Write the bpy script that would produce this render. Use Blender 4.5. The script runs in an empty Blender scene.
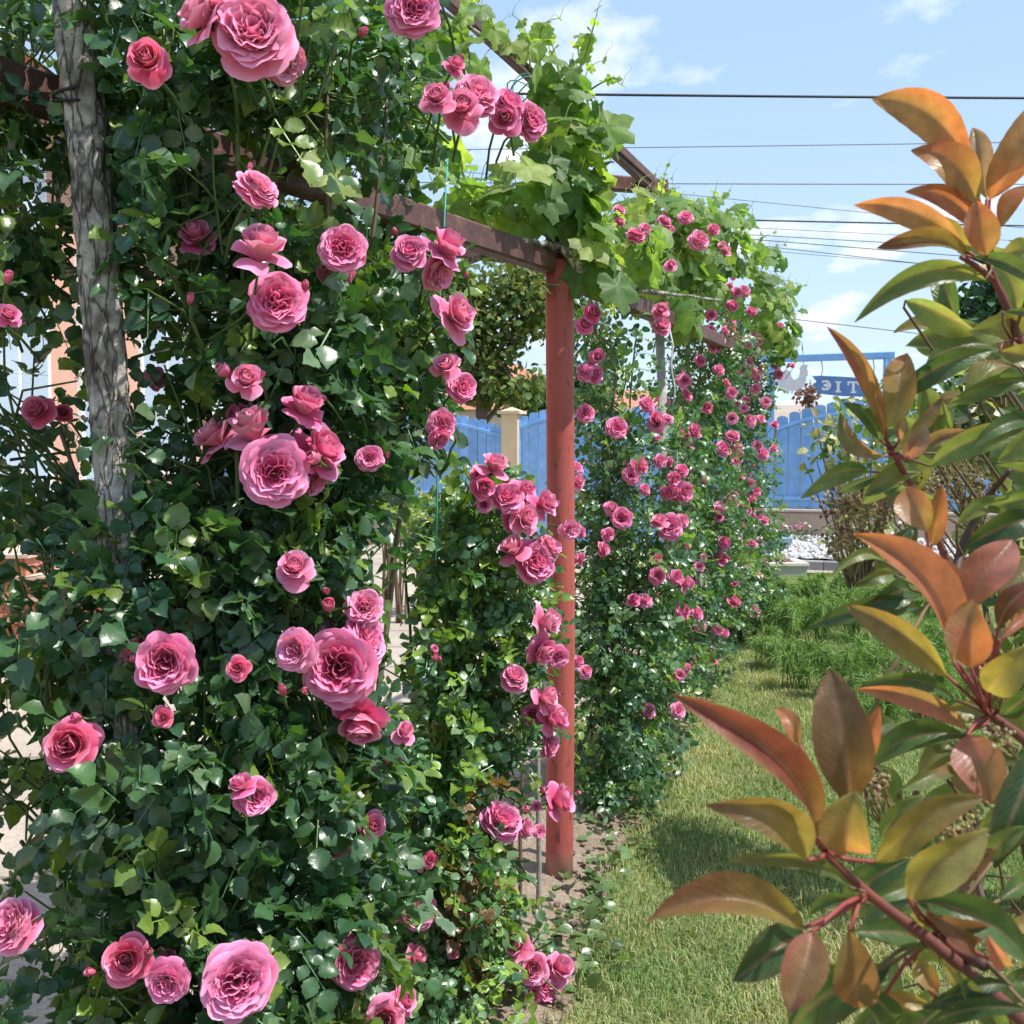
import bpy, math, random
import numpy as np
random.seed(7); rng = np.random.default_rng(7)
scene = bpy.context.scene
COL = scene.collection
R = math.radians

# ------------------------------------------------------------------ camera
F = 1100.0; CAMZ = 1.5; PITCH = math.atan(62/F)
cp, sp = math.cos(PITCH), math.sin(PITCH)
cam_d = bpy.data.cameras.new('camera'); cam = bpy.data.objects.new('camera', cam_d); COL.objects.link(cam)
cam.location = (0, 0, CAMZ); cam.rotation_euler = (math.pi/2-PITCH, 0, 0)
cam_d.sensor_width = 36; cam_d.lens = 36*F/1024; cam_d.clip_start = 0.05; cam_d.clip_end = 2000
cam_d.dof.use_dof = True; cam_d.dof.focus_distance = 2.6; cam_d.dof.aperture_fstop = 18
scene.camera = cam

def P(px, py, d):
    """world point seen at pixel px,py whose distance along Y is d"""
    x = (px-512)/F; y = -(py-512)/F
    dx, dy, dz = x, cp+y*sp, -sp+y*cp
    return np.array((dx/dy*d, d, CAMZ+dz/dy*d))
def G(px, py, z=0.0):
    x = (px-512)/F; y = -(py-512)/F
    dx, dy, dz = x, cp+y*sp, -sp+y*cp
    k = (z-CAMZ)/dz
    return np.array((dx*k, dy*k, z))
def proj(p):
    p = np.atleast_2d(p); X, Y, Z = p[:,0], p[:,1], p[:,2]-CAMZ
    dep = Y*cp-Z*sp; up = Y*sp+Z*cp
    return 512+F*X/dep, 512-F*up/dep

# ------------------------------------------------------------------ helpers
def nrm(v):
    v = np.asarray(v, float); return v/np.maximum(np.linalg.norm(v, axis=-1, keepdims=True), 1e-9)

class Acc:
    """collects geometry and links it as ONE mesh object"""
    def __init__(s): s.v=[]; s.c=[]; s.q=[]; s.t=[]; s.n=0; s.qm=[]; s.tm=[]
    def add(s, v, quads=None, tris=None, col=(1,1,1), mat=0):
        v = np.asarray(v, float).reshape(-1,3)
        c = np.asarray(col, float)
        if c.ndim == 1: c = np.tile(c, (len(v),1))
        if c.shape[1] == 3: c = np.concatenate((c, np.ones((len(c),1))), 1)
        s.v.append(v); s.c.append(c)
        if quads is not None and len(quads):
            q = np.asarray(quads, int).reshape(-1,4)+s.n; s.q.append(q); s.qm.append(np.full(len(q), mat))
        if tris is not None and len(tris):
            t = np.asarray(tris, int).reshape(-1,3)+s.n; s.t.append(t); s.tm.append(np.full(len(t), mat))
        s.n += len(v)
    def mesh(s, name, mats, smooth=True):
        me = bpy.data.meshes.new(name)
        v = np.concatenate(s.v) if s.v else np.zeros((0,3)); c = np.concatenate(s.c) if s.c else np.zeros((0,4))
        q = np.concatenate(s.q) if s.q else np.zeros((0,4), int); t = np.concatenate(s.t) if s.t else np.zeros((0,3), int)
        me.vertices.add(len(v)); me.vertices.foreach_set('co', v.ravel())
        loops = np.concatenate((q.ravel(), t.ravel())).astype(np.int32)
        me.loops.add(len(loops)); me.loops.foreach_set('vertex_index', loops)
        tot = np.concatenate((np.full(len(q),4), np.full(len(t),3))).astype(np.int32)
        st = np.concatenate(([0], np.cumsum(tot)[:-1])).astype(np.int32) if len(tot) else tot
        me.polygons.add(len(tot)); me.polygons.foreach_set('loop_start', st); me.polygons.foreach_set('loop_total', tot)
        mi = np.concatenate([np.zeros(0,int)]+s.qm+s.tm).astype(np.int32)
        me.polygons.foreach_set('material_index', mi)
        me.polygons.foreach_set('use_smooth', np.full(len(tot), bool(smooth)))
        a = me.color_attributes.new('tint', 'FLOAT_COLOR', 'POINT')
        a.data.foreach_set('color', c.astype(np.float32).ravel())
        if not isinstance(mats, (list,tuple)): mats = [mats]
        for m in mats: me.materials.append(m)
        me.update(calc_edges=True); me.validate()
        return me
    def build(s, name, mats, parent=None, smooth=True):
        return link(name, s.mesh(name, mats, smooth), parent)
    # shapes
    def box(s, lo, hi, col=(1,1,1), mat=0, M=None):
        (x0,y0,z0),(x1,y1,z1) = lo, hi
        v = np.array([(x0,y0,z0),(x1,y0,z0),(x1,y1,z0),(x0,y1,z0),(x0,y0,z1),(x1,y0,z1),(x1,y1,z1),(x0,y1,z1)], float)
        if M is not None: v = v@M[0].T+M[1]
        s.add(v, [(0,3,2,1),(4,5,6,7),(0,1,5,4),(1,2,6,5),(2,3,7,6),(3,0,4,7)], col=col, mat=mat)
    def beam(s, a, b, w, h, col=(1,1,1), mat=0):
        a = np.asarray(a,float); b = np.asarray(b,float); d = nrm(b-a)
        side = nrm(np.cross(d, (0,0,1) if abs(d[2])<.95 else (0,1,0))); up = np.cross(side, d)
        e = min(w,h)*.12; v=[]
        prof = [(-w/2+e,-h/2),(w/2-e,-h/2),(w/2,-h/2+e),(w/2,h/2-e),(w/2-e,h/2),(-w/2+e,h/2),(-w/2,h/2-e),(-w/2,-h/2+e)]
        for p in (a,b): v += [p+side*x+up*y for x,y in prof]
        n = len(prof); q = [(i,(i+1)%n,n+(i+1)%n,n+i) for i in range(n)]
        t = [(0,i+1,i) for i in range(1,n-1)]+[(n,n+i,n+i+1) for i in range(1,n-1)]
        s.add(v, q, t, col=col, mat=mat)
    def tube(s, pts, rad, sides=6, col=(1,1,1), mat=0, cap=True):
        pts = np.asarray(pts, float); n = len(pts)
        rad = np.broadcast_to(np.asarray(rad, float), (n,))
        tan = nrm(np.gradient(pts, axis=0)); ref = np.array((0,0,1.)) if abs(tan[0][2])<.8 else np.array((1.,0,0))
        v=[]; u = nrm(np.cross(tan[0], ref))
        for i in range(n):
            u = nrm(u-tan[i]*np.dot(u,tan[i])); w = np.cross(tan[i],u)
            for k in range(sides):
                a = 2*math.pi*k/sides; v.append(pts[i]+(u*math.cos(a)+w*math.sin(a))*rad[i])
        q = [(i*sides+k, i*sides+(k+1)%sides, (i+1)*sides+(k+1)%sides, (i+1)*sides+k) for i in range(n-1) for k in range(sides)]
        t = []
        if cap:
            v.append(pts[0]); v.append(pts[-1]); a0=len(v)-2
            t = [(a0,(k+1)%sides,k) for k in range(sides)]+[(a0+1,(n-1)*sides+k,(n-1)*sides+(k+1)%sides) for k in range(sides)]
        c = np.asarray(col,float)
        if c.ndim==2 and len(c)==n: c = np.concatenate((np.repeat(c,sides,0), c[[0,-1]] if cap else c[:0]))
        s.add(v, q, t, col=c, mat=mat)
    def prism(s, poly, origin, ux, uy, th, col=(1,1,1), mat=0):
        """extruded polygon, poly in (a,b) along ux, uy, thickness along their normal"""
        ux=np.asarray(ux,float); uy=np.asarray(uy,float); nz=nrm(np.cross(ux,uy)); o=np.asarray(origin,float)
        from mathutils.geometry import tessellate_polygon
        from mathutils import Vector
        n=len(poly); f=[o+ux*a+uy*b+nz*th/2 for a,b in poly]; k=[o+ux*a+uy*b-nz*th/2 for a,b in poly]
        tr=tessellate_polygon([[Vector((a,b,0)) for a,b in poly]])
        s.add(f+k, [(i,n+i,n+(i+1)%n,(i+1)%n) for i in range(n)], [t for t in tr]+[(n+t[2],n+t[1],n+t[0]) for t in tr], col=col, mat=mat)
    def proto(s, pv, pq, pt, O, X, Y, Z, S, col):
        """N transformed copies of a prototype; col (N,3) or (N,m,3)"""
        N=len(O); m=len(pv)
        S = np.broadcast_to(np.asarray(S,float), (N,))[:,None,None]
        V = O[:,None,:]+S*(pv[None,:,0:1]*X[:,None,:]+pv[None,:,1:2]*Y[:,None,:]+pv[None,:,2:3]*Z[:,None,:])
        c = np.asarray(col,float)
        if c.ndim==2: c=np.repeat(c[:,None,:],m,1)
        off=(np.arange(N)*m)[:,None,None]
        s.add(V.reshape(-1,3), (np.asarray(pq,int).reshape(1,-1,4)+off).reshape(-1,4) if len(pq) else None,
              (np.asarray(pt,int).reshape(1,-1,3)+off).reshape(-1,3) if len(pt) else None, col=c.reshape(-1,3))

def link(name, me, parent=None):
    o = bpy.data.objects.new(name, me); COL.objects.link(o)
    if parent is not None: o.parent = parent
    return o
def tag(o, label=None, cat=None, group=None, kind=None):
    if label: o['label']=label
    if cat: o['category']=cat
    if group: o['group']=group
    if kind: o['kind']=kind
    return o
def empty(name, label, cat, loc=(0,0,0), group=None):
    o = bpy.data.objects.new(name, None); COL.objects.link(o); o.location=tuple(loc); o.empty_display_size=.1
    return tag(o, label, cat, group)
def part(name, acc, mats, root, smooth=True):
    """mesh in world coordinates, parented to a root Empty that only has a location"""
    o = acc.build(name, mats, root, smooth)
    top = root
    off = np.zeros(3)
    while top is not None: off += np.array(top.location); top = top.parent
    o.data.transform(__import__('mathutils').Matrix.Translation((-off[0],-off[1],-off[2])))
    return o

# ------------------------------------------------------------------ materials
def mat(name):
    m = bpy.data.materials.new(name); m.use_nodes=True; nt=m.node_tree; nt.nodes.clear()
    out = nt.nodes.new('ShaderNodeOutputMaterial'); return m, nt, out
def node(nt, typ, **kw):
    n = nt.nodes.new(typ)
    for k,v in kw.items():
        if k.startswith('_'): setattr(n, k[1:], v)
        else: n.inputs[k.replace('__',' ')].default_value = v
    return n
def mixc(nt, fac, a, b, mode='MIX'):
    n = nt.nodes.new('ShaderNodeMix'); n.data_type='RGBA'; n.blend_type=mode
    for idx,val in ((0,fac),(6,a),(7,b)):
        if hasattr(val,'is_output'): nt.links.new(val, n.inputs[idx])
        else: n.inputs[idx].default_value = val if idx==0 else (*val,1)
    return n.outputs[2]
def noise(nt, scale, detail=4, rough=.55, vec=None):
    n = node(nt,'ShaderNodeTexNoise',Scale=scale,Detail=detail,Roughness=rough)
    if vec is None:
        g = nt.nodes.new('ShaderNodeNewGeometry'); vec = g.outputs['Position']
    nt.links.new(vec, n.inputs['Vector']); return n.outputs['Fac']
def ramp(nt, fac, stops):
    n = nt.nodes.new('ShaderNodeValToRGB'); e=n.color_ramp.elements
    while len(e)<len(stops): e.new(.5)
    for x,(p,c) in zip(e,stops): x.position=p; x.color=(*c,1) if len(c)==3 else c
    nt.links.new(fac,n.inputs[0]); return n.outputs[0]
def bump(nt, fac, strength, dist):
    b = node(nt,'ShaderNodeBump',Strength=strength,Distance=dist); nt.links.new(fac,b.inputs['Height']); return b.outputs[0]

def leaf_mat(name, rough=.42, spec=.5, transl=.35, tcol=(1.5,1.7,.5), under=1.25, nscale=60, namt=.25, sheen=0):
    m, nt, out = mat(name); L=nt.links.new
    at = nt.nodes.new('ShaderNodeAttribute'); at.attribute_name='tint'
    f = noise(nt, nscale, 3)
    k = ramp(nt, f, [(.25,(1-namt,)*3),(.75,(1+namt,)*3)])
    base = mixc(nt,1.0,at.outputs['Color'],k,'MULTIPLY')
    geo = nt.nodes.new('ShaderNodeNewGeometry')
    und = mixc(nt,1.0,base,(under,under*.98,under*1.15),'MULTIPLY')
    bc = mixc(nt,geo.outputs['Backfacing'],base,und)
    p = node(nt,'ShaderNodeBsdfPrincipled',Roughness=rough); p.inputs['Specular IOR Level'].default_value=spec
    L(bc,p.inputs['Base Color'])
    L(bump(nt,f,.25,.004),p.inputs['Normal'])
    if sheen: p.inputs['Sheen Weight'].default_value=sheen
    t = nt.nodes.new('ShaderNodeBsdfTranslucent'); L(mixc(nt,1.0,base,tcol,'MULTIPLY'),t.inputs['Color'])
    mx = node(nt,'ShaderNodeMixShader',Fac=transl); L(p.outputs[0],mx.inputs[1]); L(t.outputs[0],mx.inputs[2]); L(mx.outputs[0],out.inputs[0])
    return m
def tint_mat(name, rough=.7, spec=.3, nscale=40, namt=.3, bs=.3, bd=.01, detail=5):
    m, nt, out = mat(name); L=nt.links.new
    at = nt.nodes.new('ShaderNodeAttribute'); at.attribute_name='tint'
    f = noise(nt,nscale,detail); k = ramp(nt,f,[(.2,(1-namt,)*3),(.8,(1+namt,)*3)])
    p = node(nt,'ShaderNodeBsdfPrincipled',Roughness=rough); p.inputs['Specular IOR Level'].default_value=spec
    L(mixc(nt,1.0,at.outputs['Color'],k,'MULTIPLY'),p.inputs['Base Color'])
    if bs: L(bump(nt,f,bs,bd),p.inputs['Normal'])
    L(p.outputs[0],out.inputs[0]); return m

M_rose_leaf = leaf_mat('rose_leaf', .33, .62, .25, (1.9,2.3,.5))
M_grape = leaf_mat('grape_leaf', .5, .35, .50, (1.8,1.95,.6), under=1.35, nscale=40)
M_photinia = leaf_mat('photinia_leaf', .36, .5, .54, (1.8,1.45,.65), under=1.15, nscale=90, namt=.22)
def veined(m):
    nt=m.node_tree; L=nt.links.new
    at=[n for n in nt.nodes if n.type=='ATTRIBUTE'][0]; p=[n for n in nt.nodes if n.type=='BSDF_PRINCIPLED'][0]; bp=[n for n in nt.nodes if n.type=='BUMP'][0]
    a=nt.nodes.new('ShaderNodeMath'); a.operation='MULTIPLY'; a.inputs[1].default_value=72; L(at.outputs['Alpha'],a.inputs[0])
    sn=nt.nodes.new('ShaderNodeMath'); sn.operation='SINE'; L(a.outputs[0],sn.inputs[0])
    v=ramp(nt,sn.outputs[0],[(.55,(0,)*3),(1.0,(1,)*3)])
    b2=node(nt,'ShaderNodeBump',Strength=.2,Distance=.0012); L(v,b2.inputs['Height']); L(bp.outputs[0],b2.inputs['Normal']); L(b2.outputs[0],p.inputs['Normal'])
    src=p.inputs['Base Color'].links[0].from_socket; k=nt.nodes.new('ShaderNodeMath'); k.operation='MULTIPLY'; k.inputs[1].default_value=.06; L(v,k.inputs[0])
    L(mixc(nt,k.outputs[0],src,(.42,.32,.22)),p.inputs['Base Color'])
    f=noise(nt,22,4); sp=ramp(nt,f,[(.60,(0,)*3),(.72,(.35,)*3)]); src=p.inputs['Base Color'].links[0].from_socket
    L(mixc(nt,sp,src,(.09,.045,.025)),p.inputs['Base Color'])
veined(M_photinia)
M_treeleaf = leaf_mat('tree_leaf', .6, .25, .35, (1.6,1.6,.5), nscale=2)
M_petal = leaf_mat('rose_petal', .6, .2, .30, (1.15,.75,.9), under=1.12, nscale=35, namt=.1, sheen=.15)
M_grass = leaf_mat('grass_blade', .6, .2, .35, (1.4,1.5,.5), nscale=3, namt=.2)
M_stem = tint_mat('stem', .55, .3, 50, .3, .2, .003)
M_plain = tint_mat('paint', .55, .35, 14, .12, .08, .004)
M_fence = tint_mat('faded_blue_paint',.7,.2,9,.2,.2,.006,7)
M_wood = tint_mat('weathered_wood', .8, .2, 30, .35, .5, .008)
M_stucco = tint_mat('stucco', .9, .15, 6, .1, .15, .01)

def bark_mat():
    m, nt, out = mat('grey_bark'); L=nt.links.new
    g = nt.nodes.new('ShaderNodeNewGeometry')
    mp = node(nt,'ShaderNodeMapping'); mp.inputs['Scale'].default_value=(1,1,.28); L(g.outputs['Position'],mp.inputs[0])
    v = node(nt,'ShaderNodeTexVoronoi',Scale=40); v.feature='DISTANCE_TO_EDGE'
    nz = node(nt,'ShaderNodeTexNoise',Scale=40,Detail=5); L(mp.outputs[0],nz.inputs['Vector'])
    add = nt.nodes.new('ShaderNodeVectorMath'); add.operation='MULTIPLY_ADD'; L(nz.outputs['Color'],add.inputs[0]); add.inputs[1].default_value=(.04,.04,.04); L(mp.outputs[0],add.inputs[2])
    L(add.outputs[0],v.inputs['Vector'])
    crack = ramp(nt,v.outputs['Distance'],[(.0,(.0,)*3),(.09,(1,)*3)])
    f = noise(nt,45,6,.7); f2 = noise(nt,9,3)
    c = ramp(nt,f,[(.3,(.17,.15,.135)),(.5,(.40,.37,.34)),(.72,(.62,.59,.55))])
    c2 = mixc(nt, ramp(nt,f2,[(.48,(0,)*3),(.64,(.85,)*3)]), c, (.10,.08,.065))
    c3 = mixc(nt, .3, c2, mixc(nt,1.0,c2,crack,'MULTIPLY'))
    c4 = mixc(nt, crack, mixc(nt,.45,c3,(.03,.025,.02)), c3)
    p = node(nt,'ShaderNodeBsdfPrincipled',Roughness=.9); p.inputs['Specular IOR Level'].default_value=.15
    L(c4,p.inputs['Base Color'])
    h = nt.nodes.new('ShaderNodeMath'); h.operation='ADD'; L(crack,h.inputs[0]); L(f,h.inputs[1])
    L(bump(nt,h.outputs[0],.9,.006),p.inputs['Normal']); L(p.outputs[0],out.inputs[0]); return m
M_bark = bark_mat()

def redpost_mat():
    m, nt, out = mat('red_painted_steel'); L=nt.links.new
    g = nt.nodes.new('ShaderNodeNewGeometry')
    mp = node(nt,'ShaderNodeMapping'); mp.inputs['Scale'].default_value=(1,1,.22); L(g.outputs['Position'],mp.inputs[0])
    f = noise(nt,70,5,.65,mp.outputs[0]); f2=noise(nt,7,4,.6,mp.outputs[0]); f3=noise(nt,120,4,.6)
    c = ramp(nt,f2,[(.3,(.33,.066,.056)),(.7,(.45,.105,.088))])
    c = mixc(nt,ramp(nt,f,[(.575,(0,)*3),(.66,(.85,)*3)]),c,(.13,.045,.035))
    c = mixc(nt,ramp(nt,f3,[(.60,(0,)*3),(.8,(.5,)*3)]),c,(.55,.27,.2))
    sp_=nt.nodes.new('ShaderNodeSeparateXYZ'); L(g.outputs['Position'],sp_.inputs[0])
    ad=nt.nodes.new('ShaderNodeMath'); ad.operation='MULTIPLY_ADD'; L(noise(nt,26,5,.7),ad.inputs[0]); ad.inputs[1].default_value=-.13; L(sp_.outputs[2],ad.inputs[2])
    c = mixc(nt,ramp(nt,ad.outputs[0],[(.0,(.6,)*3),(.06,(0,)*3)]),c,(.30,.22,.16))
    p = node(nt,'ShaderNodeBsdfPrincipled',Roughness=.55); p.inputs['Specular IOR Level'].default_value=.35
    L(c,p.inputs['Base Color']); L(bump(nt,f,.2,.002),p.inputs['Normal']); L(p.outputs[0],out.inputs[0]); return m
M_redpost = redpost_mat()

def beam_mat():
    m, nt, out = mat('brown_painted_beam'); L=nt.links.new
    f = noise(nt,22,6,.7); f2=noise(nt,90,4)
    c = ramp(nt,f,[(.3,(.055,.026,.024)),(.55,(.115,.052,.046)),(.75,(.21,.11,.095))])
    p = node(nt,'ShaderNodeBsdfPrincipled',Roughness=.6); L(c,p.inputs['Base Color']); L(bump(nt,f2,.3,.002),p.inputs['Normal']); L(p.outputs[0],out.inputs[0]); return m
M_beam = beam_mat()

def ground_mat(name, stops, s1, s2, bs=.5, bd=.02, rough=.95, brick=None):
    m, nt, out = mat(name); L=nt.links.new
    f = noise(nt,s1,6,.6); f2 = noise(nt,s2,5,.65)
    c = ramp(nt,f,stops)
    c = mixc(nt,1.0,c,ramp(nt,f2,[(.25,(.7,)*3),(.75,(1.25,)*3)]),'MULTIPLY')
    h = f2
    if brick:
        b = node(nt,'ShaderNodeTexBrick',Scale=brick[0]); b.inputs['Mortar Size'].default_value=brick[1]
        b.inputs['Color1'].default_value=(1,1,1,1); b.inputs['Color2'].default_value=(.86,.86,.86,1); b.inputs['Mortar'].default_value=(.5,.48,.46,1)
        g = nt.nodes.new('ShaderNodeNewGeometry')
        if len(brick)>2:
            mp=node(nt,'ShaderNodeMapping'); mp.inputs['Rotation'].default_value=brick[2]; L(g.outputs['Position'],mp.inputs[0]); L(mp.outputs[0],b.inputs['Vector'])
        else: L(g.outputs['Position'],b.inputs['Vector'])
        c = mixc(nt,1.0,c,b.outputs['Color'],'MULTIPLY')
    p = node(nt,'ShaderNodeBsdfPrincipled',Roughness=rough); p.inputs['Specular IOR Level'].default_value=.15
    L(c,p.inputs['Base Color']); L(bump(nt,h,bs,bd),p.inputs['Normal']); L(p.outputs[0],out.inputs[0]); return m
M_soil = ground_mat('dry_soil',[(.3,(.27,.20,.15)),(.7,(.44,.35,.27))],6,60,.9,.03)
M_clod = ground_mat('earth_clod',[(.3,(.15,.11,.085)),(.7,(.33,.26,.20))],30,90,.9,.01)
M_lawn = ground_mat('lawn_soil',[(.3,(.13,.17,.06)),(.7,(.26,.25,.11))],2.5,40,.6,.02)
M_land = ground_mat('dry_land',[(.3,(.16,.15,.08)),(.7,(.26,.23,.13))],.3,5,.3,.02)
M_pave = ground_mat('pale_concrete',[(.3,(.36,.31,.26)),(.7,(.48,.42,.36))],2,50,.15,.004,.85,(.33,.006))
M_gravel = ground_mat('white_gravel',[(.3,(.45,.44,.44)),(.7,(.7,.69,.68))],12,90,1,.03)
M_brick = ground_mat('brick',[(.3,(.42,.16,.10)),(.7,(.56,.25,.17))],8,60,.3,.004,.9,(4.5,.02,(R(90),0,R(90))))
M_rooftile = ground_mat('clay_tile',[(.3,(.42,.17,.11)),(.7,(.55,.26,.18))],3,40,.3,.01)

def glass_mat():
    m, nt, out = mat('window_glass')
    p = node(nt,'ShaderNodeBsdfPrincipled',Roughness=.08); p.inputs['Base Color'].default_value=(.45,.55,.66,1); p.inputs['Specular IOR Level'].default_value=.8
    nt.links.new(p.outputs[0],out.inputs[0]); return m
M_glass = glass_mat()

# ------------------------------------------------------------------ light
SUN_EL = R(61); SUN_DIR = nrm((.93,-.36,0))*math.cos(SUN_EL); SUN_DIR[2]=math.sin(SUN_EL)
sd = bpy.data.lights.new('sun','SUN'); sd.energy=4.4; sd.angle=R(.53); sd.color=(1,.955,.88)
so = bpy.data.objects.new('sun',sd); COL.objects.link(so)
from mathutils import Vector, Matrix
so.rotation_euler = Vector(tuple(SUN_DIR)).to_track_quat('Z','Y').to_euler()
w = bpy.data.worlds.new('World'); scene.world=w; w.use_nodes=True; nt=w.node_tree; nt.nodes.clear(); L=nt.links.new
out = nt.nodes.new('ShaderNodeOutputWorld'); bg = node(nt,'ShaderNodeBackground',Strength=.118)
sky = nt.nodes.new('ShaderNodeTexSky'); sky.sky_type='NISHITA'; sky.sun_disc=False; sky.sun_elevation=SUN_EL
sky.sun_rotation=math.atan2(SUN_DIR[0],SUN_DIR[1]); sky.air_density=1.0; sky.dust_density=2.0; sky.ozone_density=1.0
tc = nt.nodes.new('ShaderNodeTexCoord'); sep = nt.nodes.new('ShaderNodeSeparateXYZ'); L(tc.outputs['Generated'],sep.inputs[0])
def vmath(op,*a):
    n=nt.nodes.new('ShaderNodeMath'); n.operation=op
    for i,x in enumerate(a):
        if hasattr(x,'is_output'): L(x,n.inputs[i])
        else: n.inputs[i].default_value=x
    return n.outputs[0]
hz = vmath('POWER', vmath('SUBTRACT',1.0, vmath('MAXIMUM',sep.outputs[2],0.0)), 5.0)
hazecol = mixc(nt, hz, (2.75,4.25,6.3), (5.7,6.9,7.8))
skyc = mixc(nt, .8, sky.outputs[0], hazecol)
den = vmath('ADD', vmath('MAXIMUM',sep.outputs[2],0.0), .12)
cmb = nt.nodes.new('ShaderNodeCombineXYZ'); L(vmath('DIVIDE',sep.outputs[0],den),cmb.inputs[0]); L(vmath('DIVIDE',sep.outputs[1],den),cmb.inputs[1])
mpc = node(nt,'ShaderNodeMapping'); mpc.inputs['Location'].default_value=(2.3,.8,0); mpc.inputs['Scale'].default_value=(1.5,1,1); L(cmb.outputs[0],mpc.inputs[0])
cn = node(nt,'ShaderNodeTexNoise',Scale=1.4,Detail=7,Roughness=.55); L(mpc.outputs[0],cn.inputs['Vector'])
cfac = ramp(nt,cn.outputs['Fac'],[(.56,(0,)*3),(.70,(.9,)*3)])
skyc = mixc(nt,cfac,skyc,(8.0,8.0,8.1))
L(skyc,bg.inputs[0]); L(bg.outputs[0],out.inputs[0])
scene.view_settings.view_transform='Standard'; scene.view_settings.look='None'; scene.view_settings.exposure=0.56; scene.view_settings.gamma=1
scene.cycles.max_bounces=7; scene.cycles.diffuse_bounces=3; scene.cycles.glossy_bounces=2; scene.cycles.transmission_bounces=4; scene.cycles.transparent_max_bounces=4
scene.cycles.use_denoising=True; scene.cycles.sample_clamp_indirect=6

# ------------------------------------------------------------------ ground
ROW = [(-1.35,.55),(-.85,1.5),(-.62,2.1),(-.36,2.9),(.12,3.75),(.42,4.7),(.98,6.9),(1.5,8.7),(2.15,11),(2.5,13.6)]
EDGE = [(-.35,.4),(-.2,1.5),(.02,2.4),(.11,3.0),(.27,3.77),(.58,4.7),(1.2,6.9),(1.72,8.7),(2.4,11),(2.6,13.4)]
def interp(line, y):
    return float(np.interp(y,[p[1] for p in line],[p[0] for p in line]))
def sheet(name, poly, z, m):
    a=Acc(); a.add([(x,y,z) for x,y in poly], tris=[])
    me=bpy.data.meshes.new(name); me.from_pydata([(x,y,z) for x,y in poly],[],[list(range(len(poly)))]); me.materials.append(m)
    return tag(link(name,me),kind='structure')
sheet('ground',[(-400,-60),(400,-60),(400,700),(-400,700)],-.012,M_land)
sheet('lawn',[(-3,-3),(10,-3),(10,13.4)]+[(x,y) for x,y in EDGE[::-1]]+[(-.35,.2)],-.002,M_lawn)
sheet('courtyard_paving',[(-14,-2),(-1.6,-2)]+[(x-.38,y) for x,y in ROW]+[(2.1,17.4),(-14,17.4)],-.002,M_pave)
# soil bed: a bumpy strip
a=Acc(); V=[];ys=np.linspace(.4,13.4,240); NX=14
for y in ys:
    x0=interp(ROW,y)-.46; x1=interp(EDGE,y)+.05+.03*math.sin(y*9)
    for k in range(NX):
        t=k/(NX-1); x=x0+(x1-x0)*t
        h=.035*math.sin(math.pi*t)+.012*math.sin(x*43+y*17)*math.sin(y*37-x*11)+.008*math.sin(x*90)*math.sin(y*83)
        V.append((x,y,.004+max(h,-.002)*math.sin(math.pi*min(1,max(0,t*1.0)))))
a.add(V,[(i*NX+k,i*NX+k+1,(i+1)*NX+k+1,(i+1)*NX+k) for i in range(len(ys)-1) for k in range(NX-1)])
tag(a.build('flower_bed_soil',M_soil),kind='structure')
# clods of earth
ico=bpy.data.meshes.new('tmp'); import bmesh
bm=bmesh.new(); bmesh.ops.create_icosphere(bm,subdivisions=1,radius=1); icov=np.array([v.co[:] for v in bm.verts]); icot=[[v.index for v in f.verts] for f in bm.faces]; bm.free()
a=Acc(); N=260
cy=rng.uniform(2.5,6.5,N); cx=np.array([interp(EDGE,y) for y in cy])-np.abs(rng.normal(.02,.16,N))+.06
O=np.stack((cx,cy,np.full(N,.022)),1); X=nrm(rng.normal(size=(N,3))); Y=nrm(np.cross(X,rng.normal(size=(N,3)))); Z=np.cross(X,Y)
a.proto(icov*np.array((1,.75,.6)),[],icot,O,X,Y,Z,rng.uniform(.005,.017,N),np.tile((.9,.8,.7),(N,1)))
tag(a.build('soil_clods',M_clod),'crumbly tan clods of earth around the red post foot','soil',kind='stuff')

def lowfreq(x,y,s=1.0):
    return .5+.25*np.sin(x*2.1*s+1.3*np.sin(y*1.7*s))+.25*np.sin(y*2.9*s+1.1*np.sin(x*3.3*s+1))
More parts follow.
